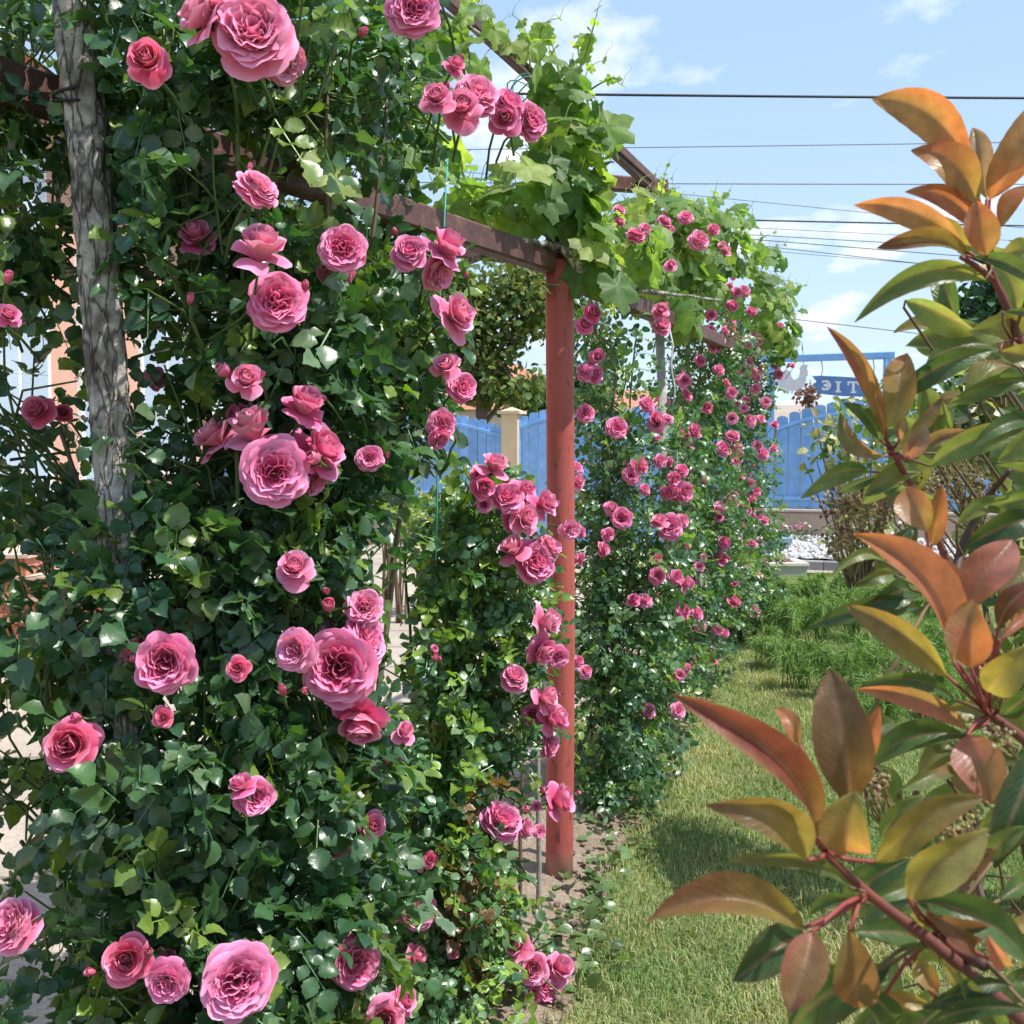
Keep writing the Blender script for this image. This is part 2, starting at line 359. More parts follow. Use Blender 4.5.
# grass
def grass():
    a=Acc(); pos=[]
    for (y0,y1,n,s) in ((2.2,3.4,30000,1),(3.4,5,42000,1),(5,7.5,46000,1.15),(7.5,13.3,50000,1.5)):
        y=rng.uniform(y0,y1,n); xe=np.interp(y,[p[1] for p in EDGE],[p[0] for p in EDGE]); x=xe+rng.uniform(0,1,n)**.9*(y*.49+.1-xe)
        edge=x-xe; keep=rng.uniform(0,1,n)<np.clip(.12+edge/.16+.25*np.sin(x*15+y*9),0,1)
        patch=lowfreq(x*2.3,y*2.3); keep&=rng.uniform(0,1,n)<.55+.6*patch
        pos.append(np.stack((x,y,np.zeros(n)+.0,np.full(n,s)),1)[keep])
    p=np.concatenate(pos); N=len(p); x,y=p[:,0],p[:,1]; sc=p[:,3]
    lf=lowfreq(x,y); lf2=lowfreq(x*4.1,y*4.1)
    hgt=(.016+.020*rng.uniform(0,1,N)+.018*lf2*lf)*np.where(rng.uniform(0,1,N)<.02,1.7,1)
    ang=rng.uniform(0,2*math.pi,N); lean=rng.uniform(.1,1.1,N)
    d=np.stack((np.cos(ang),np.sin(ang),np.zeros(N)),1); side=np.stack((-np.sin(ang),np.cos(ang),np.zeros(N)),1)
    wd=rng.uniform(.0012,.0026,N)*sc
    O=p[:,:3]
    tip=O+d*(hgt*lean)[:,None]+np.array((0,0,1))*(hgt*(1-.25*lean))[:,None]
    mid=O+d*(hgt*lean*.3)[:,None]+np.array((0,0,1))*(hgt*.6)[:,None]
    V=np.stack((O-side*wd[:,None],O+side*wd[:,None],mid+side*wd[:,None]*.8,mid-side*wd[:,None]*.8,tip),1)
    dry=np.clip(rng.normal(.28,.27,N)+.5*(lf-.5)+.4*(lf2-.5),0,1)[:,None]
    g=np.array((.14,.24,.07))*(1-dry)+np.array((.46,.40,.20))*dry
    g=g*rng.uniform(.7,1.25,(N,1))
    off=(np.arange(N)*5)[:,None]
    a.add(V.reshape(-1,3),np.array((0,1,2,3))[None]+off,np.array((3,2,4))[None]+off,col=np.repeat(g,5,0))
    tag(a.build('lawn_grass',M_grass),'short sunlit lawn grass half dried to straw','grass',kind='stuff')
grass()

# ------------------------------------------------------------------ leaf prototypes
def grid_leaf(nt_, prof, fold, curl, wave=0):
    v=[]; n=len(prof)
    for i,wd in enumerate(prof):
        t=i/(n-1)
        for u in (-1,0,1):
            ww=wd*(1+.085*((i%2)*2-1)*abs(u)*(wd>0))
            v.append((t, u*ww, fold*abs(u)*wd-curl*t*t+wave*math.sin(t*7+u*2)*abs(u)))
    q=[]
    for i in range(n-1):
        for k in range(2): q.append((i*3+k,(i+1)*3+k,(i+1)*3+k+1,i*3+k+1))
    return np.array(v,float), np.array(q)
LEAF_HI = grid_leaf(0,[.03,.22,.35,.425,.45,.435,.385,.29,.15,.01],.30,.22,.03)
_pf=[.03,.22,.35,.425,.45,.435,.385,.29,.15,.01]
LEAF_HI = [LEAF_HI, grid_leaf(0,_pf,.5,.40,.05), grid_leaf(0,[k*.9 for k in _pf],.16,.10,.06), grid_leaf(0,_pf,.38,-.12,.05)]
LEAF_LO = grid_leaf(0,[.02,.31,.38,.26,.01],.3,.22)

def compound(acc, O, A, Nn, size, col, proto, jitter=.25, nl=5):
    """pinnate leaves: rachis from O along A, blade normal Nn"""
    N=len(O); A=nrm(A); Nn=nrm(Nn-A*np.sum(A*Nn,1,keepdims=True)); S=np.cross(Nn,A)
    size=np.broadcast_to(size,(N,))
    spots=[(2.0,0,1.05),(1.25,1,1.0),(1.25,-1,1.0),(.5,1,.8),(.5,-1,.8)][:nl]
    for (r,sd_,k) in spots:
        keep=rng.uniform(0,1,N)<.94
        ang=R(58)*sd_+rng.normal(0,.18,N)
        X=A*np.cos(ang)[:,None]+S*np.sin(ang)[:,None]+Nn*rng.normal(-.05,jitter,N)[:,None]; X=nrm(X)
        Z=nrm(Nn+rng.normal(0,jitter,(N,3))); Z=nrm(Z-X*np.sum(X*Z,1,keepdims=True)); Y=np.cross(Z,X)
        o=O+A*(r*size*.9)[:,None]+S*(sd_*.12*size)[:,None]-np.array((0,0,1))*(.08*r*r*size)[:,None]
        c=col*rng.uniform(.82,1.2,(N,1))
        prs=proto if isinstance(proto,list) else [proto]; which=rng.integers(0,len(prs),N)
        for w_,pr in enumerate(prs):
            kk=keep&(which==w_); acc.proto(pr[0],pr[1],[],o[kk],X[kk],Y[kk],Z[kk],(size*k*rng.uniform(.8,1.15,N))[kk],c[kk])
    # rachis as a thin three-sided strip
    e=O+A*(2.0*size*.9)[:,None]-np.array((0,0,1))*(.08*4*size)[:,None]
    wv=S*(size*.035)[:,None]
    V=np.stack((O-wv,O+wv,e+wv*.5,e-wv*.5),1); off=(np.arange(N)*4)[:,None]
    acc.add(V.reshape(-1,3),np.array((0,1,2,3))[None]+off,col=np.repeat(col*1.5,4,0))

def blob_points(blobs, shell=.5):
    """blobs: (px,py,rx,ry,depth,rdepth,n) ellipsoids -> points and outward directions"""
    Ps=[];Os=[]
    for (px,py,rx,ry,d,rd,n) in blobs:
        c=P(px,py,d); k=d/F; dirs=nrm(rng.normal(size=(n,3)))
        rad=rng.uniform(0,1,n)**shell; rad*=rng.uniform(.86,1.12,n)
        e=dirs*rad[:,None]*np.array((rx*k,rd,ry*k))
        Ps.append(c+e); Os.append(nrm(dirs/np.array((rx*k,rd,ry*k))))
    return np.concatenate(Ps), np.concatenate(Os)
def window_filter(p, wins):
    px,py=proj(p); keep=np.ones(len(p),bool)
    for (cx,cy,rx,ry,pr,*dm) in wins:
        ins=((px-cx)/rx)**2+((py-cy)/ry)**2<1
        if dm: ins&=p[:,1]<dm[0]
        keep&=~(ins&(rng.uniform(0,1,len(p))<pr))
    return keep

# ------------------------------------------------------------------ rose blooms
def petal(acc, phi, r0, h0, Ln, th0, th1, W, c_in, c_out, curl=.12, ruf=.05, nu=7, nv=6, rc=.18, seed=0, cx=0, cy=0):
    th0,th1=R(th0),R(th1); v=[];c=[]
    ph=[seed*1.7, seed*2.3]
    for j in range(nv):
        for i in range(nu):
            u=-1+2*i/(nu-1); t=j/(nv-1); tt=t*(1-.16*u*u*t)
            # integrate the profile
            th=th0+(th1-th0)*tt; s=8; r=r0; h=h0
            tm=tt*.5; thm=th0+(th1-th0)*tm
            r=r0+Ln*tt*math.sin(thm); h=h0+Ln*tt*math.cos(thm)
            wdt=W*(.28+.72*math.sin(math.pi/2*min(1,tt*1.25)))*(1-.12*max(0,tt-.8)/.2)
            out=curl*u*u*tt*tt
            ru=ruf*tt*tt*(math.sin(4.1*u+ph[0])+.6*math.sin(7.3*u+ph[1]))
            nx,nz=math.cos(th),-math.sin(th)
            rr=r+(out+ru)*nx+ruf*.5*math.sin(3*u+ph[1])*tt; hh=h+(out+ru)*nz
            a=phi+u*wdt/max(rc,r*.75+.25*rc)
            v.append((cx+rr*math.cos(a),cy+rr*math.sin(a),hh))
            k=min(1,max(0,tt*1.1-.1)); k=k*k*(.85+.15*u*u)
            rim=max(0,(tt-.82)/.18)*.45
            c.append([(c_in[q]*(1-k)+c_out[q]*k)*(1-rim)+(.92,.58,.70)[q]*rim for q in range(3)])
    q=[(j*nu+i,j*nu+i+1,(j+1)*nu+i+1,(j+1)*nu+i) for j in range(nv-1) for i in range(nu-1)]
    acc.add(v,q,col=c)
def ribbon(acc, cx, cy, rad, a0, a1, z0, z1, lean, c_in, c_out, rnd, n=8):
    v=[];c=[]
    for j in range(3):
        t=j/2
        for i in range(n):
            u=i/(n-1); a=a0+(a1-a0)*u
            rr=rad*(1+lean*t)+.012*math.sin(u*9+rnd.random()*1.5)
            z=z0+(z1-z0)*t*(.82+.18*math.sin(math.pi*u))+.015*math.sin(u*8+rnd.random()*2)*t
            v.append((cx+rr*math.cos(a),cy+rr*math.sin(a),z)); c.append([c_in[q]*(1-t)+c_out[q]*t for q in range(3)])
    acc.add(v,[(j*n+i,j*n+i+1,(j+1)*n+i+1,(j+1)*n+i) for j in range(2) for i in range(n-1)],col=c)
def sepals(acc, n=5, r=.4, dz=-.12, back=True):
    for k in range(n):
        a=2*math.pi*k/n+.3; ca,sa=math.cos(a),math.sin(a); v=[]
        for t,wd in ((0,.05),(.35,.09),(.7,.05),(1,.0)):
            rr=.05+r*t; z=dz-(.0 if not back else .06*t)-(.1*t*t if back else -.9*t*r)
            for s in (-1,1): v.append((rr*ca-s*wd*sa,rr*sa+s*wd*ca,z))
        acc.add(v,[(0,1,3,2),(2,3,5,4),(4,5,7,6)],col=(.06,.14,.03),mat=1)
    acc.tube([(0,0,dz-.32),(0,0,dz-.2),(0,0,dz-.06),(0,0,dz+.05)],[.04,.09,.12,.05],8,col=(.07,.16,.03),mat=1)
def bloom_mesh(kind, seed):
    rnd=random.Random(seed); a=Acc(); j=lambda s: rnd.uniform(-s,s)
    pk=[(.66,.10,.22),(.79,.24,.42)]; deep=[(.68,.12,.26),(.80,.23,.39)]; pale=[(.73,.17,.32),(.87,.40,.55)]
    if kind!='coral':
        m_=seed//11%3
        if m_==1: pk=[(.66,.08,.19),(.79,.20,.37)]; deep=[(.64,.06,.17),(.77,.16,.31)]; pale=[(.72,.14,.28),(.86,.37,.52)]
        if m_==2: pk=[(.72,.15,.26),(.83,.32,.44)]; pale=[(.76,.24,.38),(.89,.49,.61)]
    if kind=='coral': pk=[(.66,.06,.13),(.80,.17,.27)]; deep=pk; pale=[(.72,.10,.19),(.85,.29,.40)]
    def ring(n,r0,h0,Ln,t0,t1,W,col,curl,ruf,off=0,skip=0):
        for k in range(n):
            if rnd.random()<skip: continue
            petal(a,2*math.pi*(k+off)/n+j(.14),r0,h0+j(.03),Ln*(1+j(.09)),t0+j(7)+opn*.6,t1+j(15)+opn,W*(1+j(.12)),col[0],col[1],curl+j(.06),ruf*(1+j(.5)),seed=rnd.uniform(0,9))
    opn=rnd.uniform(-14,14) if kind=='full' else rnd.uniform(-6,8)
    if kind in('full','coral_full'):
        ring(6,.06,-.10,.97,72,112,.58,pk,.04,.06,0,.12)
        ring(7,.08,-.06,.98,62,92,.52,pk,.06,.06,.5,.05)
        ring(8,.10,-.03,.92,52,72,.46,pale,.05,.06,.2)
        ring(9,.12,0,.86,42,52,.40,pk,.06,.06,.6)
        ring(10,.13,.02,.74,40,44,.32,pale,.06,.07,.1)
        ring(10,.13,.04,.66,36,34,.28,pk,.07,.07,.4)
        nI=62; o=rnd.uniform(0,6); nq=rnd.choice((3,4,5)); RI=.66
        for k in range(nI):
            r_=RI*math.sqrt((k+.4)/nI); an=o+k*2.39996; ccx,ccy=r_*math.cos(an),r_*math.sin(an)
            sec=round((an-o)/(2*math.pi/nq))*(2*math.pi/nq)+o          # quartered: petals of a sector turn together
            yaw=(an if r_>.44 else sec+math.pi/2*((int(round((an-o)/(2*math.pi/nq)))%2)*2-1)*.5)+j(.55)
            rad=rnd.uniform(.09,.15); zt=.60-.30*(r_/RI)**2+j(.07)
            ribbon(a,ccx-rad*math.cos(yaw)*.8,ccy-rad*math.sin(yaw)*.8,rad,yaw-rnd.uniform(.9,1.4),yaw+rnd.uniform(.9,1.4),.08,zt,.35+j(.2),deep[0],pale[1] if k%3 else pk[1],rnd)
        sepals(a)
    elif kind in('goblet','coral'):
        ring(rnd.choice((3,4,5)),.06,-.08,.98,66,108,.55,pk,.1,.07,rnd.random())
        ring(5,.08,-.05,.98,46,40,.52,pale,.05,.05,.5)
        ring(6,.10,-.02,.95,36,6,.48,pk,.05,.05,.2)
        ring(6,.08,.0,.90,27,-6,.42,pale,.05,.05,.6)
        ring(5,.06,.03,.84,18,-8,.36,pk,.05,.05,.1)
        for m,rad in enumerate((.04,.09,.14,.19,.24)):
            b=rnd.uniform(0,6.3); ribbon(a,j(.02),j(.02),rad,b,b+rnd.uniform(3,5),.2,.78+j(.03),.1,deep[0],pk[1],rnd,12)
        sepals(a)
    elif kind=='bud':
        ring(3,.05,-.1,1.0,42,-22,.48,deep,.02,.03,.2)
        ring(4,.06,-.08,1.02,36,-26,.46,deep,.02,.02,.7)
        ring(3,.04,-.05,1.0,25,-18,.36,deep,.02,.02,.1)
        sepals(a,5,.5,-.1,False)
    return a
BLOOMS={}
for kind,n in (('full',9),('goblet',6),('coral',3),('bud',3)):
    BLOOMS[kind]=[bloom_mesh(kind,11*i+len(kind)).mesh('rose_'+('bud' if kind=='bud' else 'bloom')+'_'+kind,[M_petal,M_stem]) for i in range(n)]

def place_blooms(root, items, canes, dfun):
    """items: (px,py,diam_px,kind,fx,fy[,depth])"""
    off=np.array(root.location); tgt=[]; items=list(items)
    if dfun is not dA:
        for it in list(items):
            if len(items)<88 and random.random()<.42:
                an=random.uniform(0,6.28); r_=random.uniform(.7,1.3)*it[2]
                items.append((it[0]+r_*math.cos(an)*.7,it[1]-r_*math.sin(an),it[2]*random.uniform(.6,.95),random.choice('FFGS'),random.gauss(.3,.3),random.gauss(.3,.3),(it[6] if len(it)>6 else dfun(it[0],it[1]))+.02))
    for it in list(items):
        if len(items)<96 and it[2]>10 and random.random()<.42:
            r_=random.uniform(.5,.8)*it[2]; an=random.uniform(-.4,3.4); d_=(it[6] if len(it)>6 else dfun(it[0],it[1]))+.03
            items.append((it[0]+r_*math.cos(an),it[1]-r_*math.sin(an)*.8,max(5,it[2]*random.uniform(.26,.4)),'B',random.gauss(.1,.4),random.gauss(.6,.3),d_))
    for it in items:
        px,py,dm,kind=it[:4]; fx=it[4]+random.gauss(0,.12) if len(it)>4 else random.gauss(.3,.4); fy=it[5]+random.gauss(0,.12) if len(it)>5 else random.gauss(.3,.35)
        d=it[6] if len(it)>6 else dfun(px,py)
        kn={'F':'full','S':'full','G':'goblet','C':'coral','B':'bud'}[kind]
        if kind=='S':
            if random.random()<.45: kn='goblet'
            fz=.35
        else: fz=1.0
        p=P(px,py,d); n=nrm((fx,-fz,fy+.15))
        rad=dm/F*d*.5
        k={'full':1.0,'goblet':1.25,'coral':1.25,'bud':1.7}[kn]
        s=rad*k*(1.02 if kind!='S' else 1.1)
        me=random.choice(BLOOMS[kn])
        o=link('rose_bud' if kn=='bud' else 'rose_bloom',me,root)
        q=Vector(tuple(n)).to_track_quat('Z','Y'); from mathutils import Quaternion
        o.rotation_mode='QUATERNION'; o.rotation_quaternion=q@Quaternion((0,0,1),random.uniform(0,6.28)); o.scale=(s*random.uniform(.92,1.06),s*random.uniform(.92,1.06),s*random.uniform(.9,1.25))
        pos=p-n*s*.35
        o.location=tuple(pos-off)
        if kn=='coral': o['label']='younger coral red bloom'
        # flower stem, back and down into the plant
        b=pos-n*s*.3; L_=random.uniform(.05,.10)
        e=b-n*L_*.9+np.array((random.uniform(-.03,.01),random.uniform(.08,.14),-L_*.35))
        m=(b-n*L_*.45+e)/2+np.array((0,0,.01))
        canes.tube([b,b-n*L_*.3,m,e],[.0022,.0024,.0026,.0028],5,col=(.07,.12,.035))
        tgt.append(p)
    return tgt

def cane(acc, a, b, bow, r0, r1, col, n=10, wob=.015):
    a=np.asarray(a,float); b=np.asarray(b,float); t=np.linspace(0,1,n)[:,None]
    pts=a+(b-a)*t+np.asarray(bow)*(4*t*(1-t))+np.cumsum(rng.normal(0,wob,(n,3)),0)*np.sqrt(np.linspace(0,1,n))[:,None]*.4
    pts[0]=a
    acc.tube(pts,np.linspace(r0,r1,n),6,col=col)

DARK=np.array((.025,.070,.033)); MID=np.array((.056,.120,.043)); YOUNG=np.array((.13,.20,.04)); REDN=np.array((.22,.075,.03)); PALE=np.array((.10,.16,.085))
_r=np.random.default_rng(3); SPRAY=[(nrm(_r.normal(size=3))*_r.uniform(9,22),_r.uniform(0,6)) for _ in range(7)]
def rose_bush(label, root_xy, blobs, size, wins, blooms, dfun, tops, proto=LEAF_HI, young=.12, shell=.45, reds=0, base_r=.012, palette=1.0, dens=1.0, relief=.5, group=None):
    root=empty('climbing_rose',label,'climbing rose',(root_xy[0],root_xy[1],0),group)
    p,o=blob_points([(*b_[:6],int(b_[6]*dens)) for b_ in blobs],shell); keep=window_filter(p,wins)&(p[:,2]>.03)
    # sprays stand out of the bush, with hollows between them
    def bumps(q): return sum(np.sin(q@v_+f_) for v_,f_ in SPRAY)/len(SPRAY)
    front=p-np.array((0,1.,0))*0; hollow=bumps(p*(4.2 if size>.034 else 3.4)/3.0)<-.02
    outer=(o@nrm(np.array((.45,-.9,.25))))>.15
    keep&=~(hollow&outer&(rng.uniform(0,1,len(p))<relief))
    bx,by=proj(p)
    for it in blooms:
        bd=it[6] if len(it)>6 else dfun(it[0],it[1])
        keep&=~((np.hypot(bx-it[0],by-it[1]-.12*it[2])<.60*it[2]+size*F/bd*.95)&(p[:,1]<bd+.05)&(rng.uniform(0,1,len(p))<.92))
    p,o=p[keep],o[keep]; N=len(p)
    A=nrm(o*.75+rng.normal(0,.6,(N,3))+np.array((.1,-.1,-.12)))
    Nn=nrm(np.array((.35,-.15,.75))+o*.55+rng.normal(0,.42,(N,3)))
    k=rng.uniform(0,1,(N,1)); col=DARK*(1-k)+MID*k
    yk=(rng.uniform(0,1,N)<young)[:,None]; col=np.where(yk,YOUNG*rng.uniform(.7,1.1,(N,1)),col)
    pk=(rng.uniform(0,1,N)<.12)[:,None]; col=np.where(pk,PALE,col)*palette
    if reds:
        px,py=proj(p); rz=np.zeros(N,bool)
        for (cx,cy,rx,ry) in reds: rz|=((px-cx)/rx)**2+((py-cy)/ry)**2<1
        rk=(rz&(rng.uniform(0,1,N)<.33))[:,None]; col=np.where(rk,np.array((.20,.115,.06))*rng.uniform(.6,1.2,(N,1)),col)
    f=Acc(); sz=size*rng.uniform(.72,1.2,N)
    compound(f,p,A,Nn,sz,col,proto)
    c=Acc()
    for (tx,ty,td,lo) in tops:
        e=P(tx,ty,td); b=np.array((root_xy[0]+random.gauss(0,.05),root_xy[1]+random.gauss(0,.05),0))
        cane(c,b,e,(random.gauss(0,.05),random.gauss(.03,.04),.05),base_r*random.uniform(.7,1.1),.004,random.choice(((.09,.13,.04),(.12,.17,.05),(.13,.10,.06))),14)
    # twigs that carry the leaves
    idx=rng.choice(N,min(N,max(60,N//5)),replace=False)
    for i in idx:
        q=p[i]-o[i]*random.uniform(.08,.22)-np.array((0,0,random.uniform(.03,.14)))
        m=(p[i]+q)/2+rng.normal(0,.012,3)
        c.tube([q,m,p[i]],[.0032,.0026,.0018],4,col=(.10,.15,.045),cap=False)
    place_blooms(root,blooms,c,dfun)
    part('cane',c,M_stem,root); part('foliage',f,M_rose_leaf,root)
    return root

# ---- near left rose -----------------------------------------------------
def dA(px,py): return 1.72-(.13 if py>890 else 0)+max(0,px-250)*.0022-.05*math.sin(py/90)-(.0 if py>150 else .05)
A_blobs=[ # px,py,rx,ry,d,rd,n
 (30,60,90,110,2.15,.22,190),(170,70,110,110,2.05,.25,210),(310,60,100,100,2.1,.28,190),(230,180,120,80,2.0,.2,150),
 (400,90,60,90,2.5,.22,80),(50,230,95,110,2.1,.22,190),(190,290,80,110,2.02,.2,150),(300,330,90,120,2.1,.25,200),(395,330,62,120,2.45,.24,140),(330,180,70,50,2.3,.2,60),
 (30,430,95,130,2.15,.25,210),(200,440,85,110,2.0,.2,150),(310,480,80,110,2.1,.25,190),(390,420,45,80,2.5,.2,60),
 (55,600,115,95,2.05,.25,190),(190,590,100,90,1.92,.2,180),(300,610,90,90,2.0,.2,170),
 (55,760,105,110,2.0,.25,150),(190,770,120,110,1.88,.22,230),(320,760,80,100,2.0,.2,170),
 (75,920,90,85,1.95,.22,95),(210,920,130,110,1.85,.22,230),(330,930,90,100,2.0,.2,170),(200,1060,200,90,1.85,.25,260),(350,860,60,70,2.2,.2,80),(345,255,85,120,3.12,.14,300),(330,420,70,90,2.7,.18,160),(330,100,90,100,2.6,.18,170),(235,200,80,120,2.75,.15,190)]
A_wins=[(408,580,34,60,.95),(415,660,26,60,.9),(395,520,26,40,.7),(85,250,28,265,.88),(30,340,30,70,.6),(45,180,22,45,.4),(20,480,28,120,.42),(20,610,45,60,.55),(175,330,26,28,.75),(20,730,40,60,.6),(20,880,42,100,.62),(25,1000,60,60,.6),
 (235,152,44,40,.95,2.55),(285,174,46,44,.97,2.74),(345,194,46,44,.98,2.93),(395,212,42,38,.98,3.1),(440,230,34,24,.97,3.3),(30,75,50,30,.7),(395,590,26,60,.85),(225,150,50,20,.6),(490,70,45,40,.8),(400,500,22,30,.8)]
A_bl=[(253,28,84,'F',.1,.15),(287,62,46,'S',.5,-.4,1.86),(200,14,46,'S',-.4,.2),(214,4,34,'G',-.1,.4),(147,60,38,'C',.2,.1),(413,8,50,'F',.2,.3),(362,33,20,'B'),
 (259,187,42,'S',.6,.3),(262,248,48,'S',.3,.5),(278,300,60,'F',.15,.05),(196,236,30,'S',-.2,.2,2.0),(343,247,48,'F',.1,.1),(338,274,32,'S',.2,-.5,2.05),
 (410,250,38,'F',.3,.1),(447,247,36,'S',.5,.5),(441,275,34,'S',.5,-.2),(458,314,38,'S',.6,.1),
 (437,97,28,'G',-.2,.3),(462,108,36,'G',.1,.1),(479,92,46,'F',.3,.3),(509,104,32,'S',.2,.3),(532,121,40,'F',.7,0),(455,66,20,'G'),(505,118,28,'G',0,-.2),
 (246,380,32,'G',.3,.3),(226,372,22,'B',-.3,.4),(157,378,22,'S',.4,.1,2.1),(305,406,36,'S',.3,.5),(275,471,66,'F',.2,0),(252,430,46,'S',-.1,.8,1.9),(213,436,40,'S',-.5,.4,1.95),(321,450,46,'S',.7,.3),(316,482,30,'S',.7,-.4,1.95),(240,416,26,'G',-.2,.7,2.0),
 (369,457,28,'F',0,.1),(446,365,26,'G',.1,.4),(464,386,32,'F',.6,.1),(443,424,28,'F',.6,0),(440,440,22,'S',.2,-.3),(295,567,34,'G',.2,.5),
 (165,663,60,'F',.1,-.05),(134,648,32,'S',-.6,.5,1.86),(158,632,20,'S',0,.8,1.86),(70,745,48,'C',.15,.1),(37,410,26,'C',-.2,.2,2.1),(63,412,16,'C',.3,.2,2.2),(8,315,20,'G'),(128,462,18,'C',.3,0,2.1),(8,280,18,'B'),
 (338,667,80,'F',.2,.05),(293,650,46,'F',-.25,.1),(328,607,26,'B',.1,.4),(364,606,38,'F',.2,.5),(372,637,48,'S',.8,.2),(360,722,42,'S',.2,-.6),(325,640,34,'S',-.1,.7,2.0),(238,668,22,'C',0,.2),(283,692,20,'B'),(404,733,20,'S',.3,.2),(388,762,14,'B'),
 (256,797,42,'F',.35,.05),(241,784,24,'S',-.3,.6),(373,826,24,'G',.2,.2),(328,845,36,'S',.3,.1,2.1),(10,924,54,'F',-.5,.6),(127,960,40,'C',.1,.2),(166,984,46,'F',.1,0),(165,962,26,'S',0,.8,1.84),(239,983,74,'F',.25,.1),(357,965,52,'F',.5,.1),(163,717,18,'C',0,.1),(385,1019,38,'G',.2,.4),(404,1000,26,'S',.4,.2),
 (92,972,14,'B'),(150,952,14,'B',.2,.5),(190,300,14,'B'),(372,770,14,'B'),(305,690,14,'B'),(325,590,12,'B')]
A_tops=[(170,20,2.05,0),(250,40,2.0,0),(330,60,2.1,0),(400,60,2.4,0),(200,200,2.0,0),(290,320,2.05,0),(230,450,1.95,0),(330,480,2.1,0),(60,420,2.1,0),(20,620,2.1,0),(60,900,1.9,0),(10,850,2.0,0),(430,350,2.6,0),(300,640,1.95,0),(150,640,1.9,0),(380,560,2.4,0)]
rose_bush('tall climbing rose with large pink blooms all around the grey log post',(-.42,2.15),A_blobs,.037,A_wins,A_bl,dA,A_tops,young=.18,palette=1.14,dens=1.55,relief=.75)

# ---- low rose left of the red post ---------------------------------------
def dB(px,py): return 2.75+(px-470)*.002
B_blobs=[(470,560,70,70,3.0,.22,300),(450,650,75,90,3.0,.24,420),(520,610,40,110,3.1,.15,170),(480,500,55,35,3.05,.18,100),(440,760,70,80,2.95,.25,380),(500,740,50,70,3.05,.2,170),(430,860,70,80,2.85,.25,330),(500,830,35,50,3.05,.15,60),
 (440,960,80,70,2.75,.25,330),(520,960,40,45,2.85,.2,130),(470,890,45,70,2.8,.2,190),(490,850,28,45,2.9,.15,70),(450,1050,110,60,2.7,.25,260),(400,540,30,50,3.2,.2,50)]
B_wins=[(392,580,26,60,.9),(405,660,16,70,.85),(500,790,26,40,.7),(528,880,22,45,.85),(470,780,14,16,.7),(400,640,18,90,.6),(555,700,14,250,.6)]
B_bl=[(495,465,26,'S',.4,.4),(484,487,22,'G'),(507,496,32,'F',.3,.4),(544,503,26,'S',.7,.3),(530,524,16,'B'),(537,561,46,'F',.7,.2),(514,549,26,'S',-.1,.3),(550,546,28,'S',.6,.4),(545,621,28,'S',.6,.2),(543,651,26,'S',.5,-.2),(515,677,28,'S',.2,.2),(545,698,24,'S',.6,.3),(554,719,28,'S',.8,.2),(553,746,24,'S',.7,-.2),(503,820,40,'S',.1,.3),(526,828,20,'S',.4,.1),(560,800,30,'S',.9,.1),(543,791,16,'B'),
 (420,912,36,'F',.1,.05),(430,860,14,'C'),(458,944,14,'B'),(417,956,22,'S'),(549,985,38,'F',.5,-.05),(560,968,26,'S',.6,.5),(532,968,30,'G',.1,.3),(517,945,24,'S',-.2,.4),(492,1002,14,'B'),(390,905,12,'B'),(440,660,10,'B'),(435,658,12,'B'),(590,505,2,'B')][:-1]
rose_bush('lower bushy climbing rose with lit pink blooms just left of the red post',(-.18,2.95),B_blobs,.031,B_wins,B_bl,dB,[(470,480,3.0,0),(500,540,3.1,0),(440,560,3.0,0),(400,540,3.1,0),(500,650,3.0,0),(540,650,3.05,0),(430,800,2.8,0),(500,960,2.8,0)],young=.36,base_r=.007,reds=[(470,880,40,50),(440,960,40,40),(470,790,30,30)],palette=1.6)

# ---- rose right of the post ----------------------------------------------
def dC(px,py): return 4.35+(px-590)*.0035
C_blobs=[(615,400,45,60,4.75,.25,170),(610,480,45,70,4.7,.28,300),(640,560,60,70,4.75,.3,420),(620,640,60,70,4.65,.3,420),(620,720,58,60,4.6,.3,380),(610,780,45,32,4.5,.28,220),(670,620,40,80,5.1,.25,220),(660,700,40,60,4.9,.25,200),(600,330,32,40,4.7,.2,90),(680,480,30,80,5.2,.25,160),(575,600,25,90,4.6,.2,90)]
C_bl=[(586,371,18,'F'),(595,374,20,'F'),(598,356,14,'G'),(586,413,19,'F',.2,.1),(618,427,22,'F',.2,.1),(631,475,19,'F',.2,.2),(646,489,13,'F'),(622,518,22,'F',.1,.2),(578,482,14,'G'),(605,549,15,'S'),(578,559,12,'S'),(583,532,12,'S'),(648,403,17,'F'),(656,424,18,'S'),(656,439,10,'B'),(661,460,15,'F'),(682,470,14,'F'),(675,479,16,'F'),(685,492,21,'F'),(673,492,13,'G'),(670,526,28,'F',.2,.3),(683,521,17,'F'),(659,521,15,'S'),(658,576,18,'F'),(677,577,16,'F'),(686,584,15,'S'),(646,600,16,'F'),(634,599,12,'G'),(684,612,18,'F'),(586,671,15,'F'),(680,675,13,'F'),(649,710,16,'F'),(679,710,16,'F',.3,.1),(670,681,10,'B'),(593,313,16,'G'),(661,310,16,'G',.1,.2),(662,325,20,'F'),(627,430,9,'B'),(641,600,10,'S'),(636,234,19,'S',.2,.3,4.25),(620,209,12,'S',.2,.3,4.2),(620,221,10,'S',.1,.1,4.2),(671,265,11,'G',.1,.2,4.75)]
rose_bush('climbing rose column with a bushy green foot just right of the red post',(.42,4.75),C_blobs,.034,[(598,330,10,12,.6),(660,370,12,40,.8)],C_bl,dC,[(600,330,4.7,0),(620,400,4.7,0),(660,480,4.9,0),(640,330,4.7,0),(590,560,4.6,0),(690,560,5.1,0)],proto=LEAF_LO,young=.22,palette=1.4)

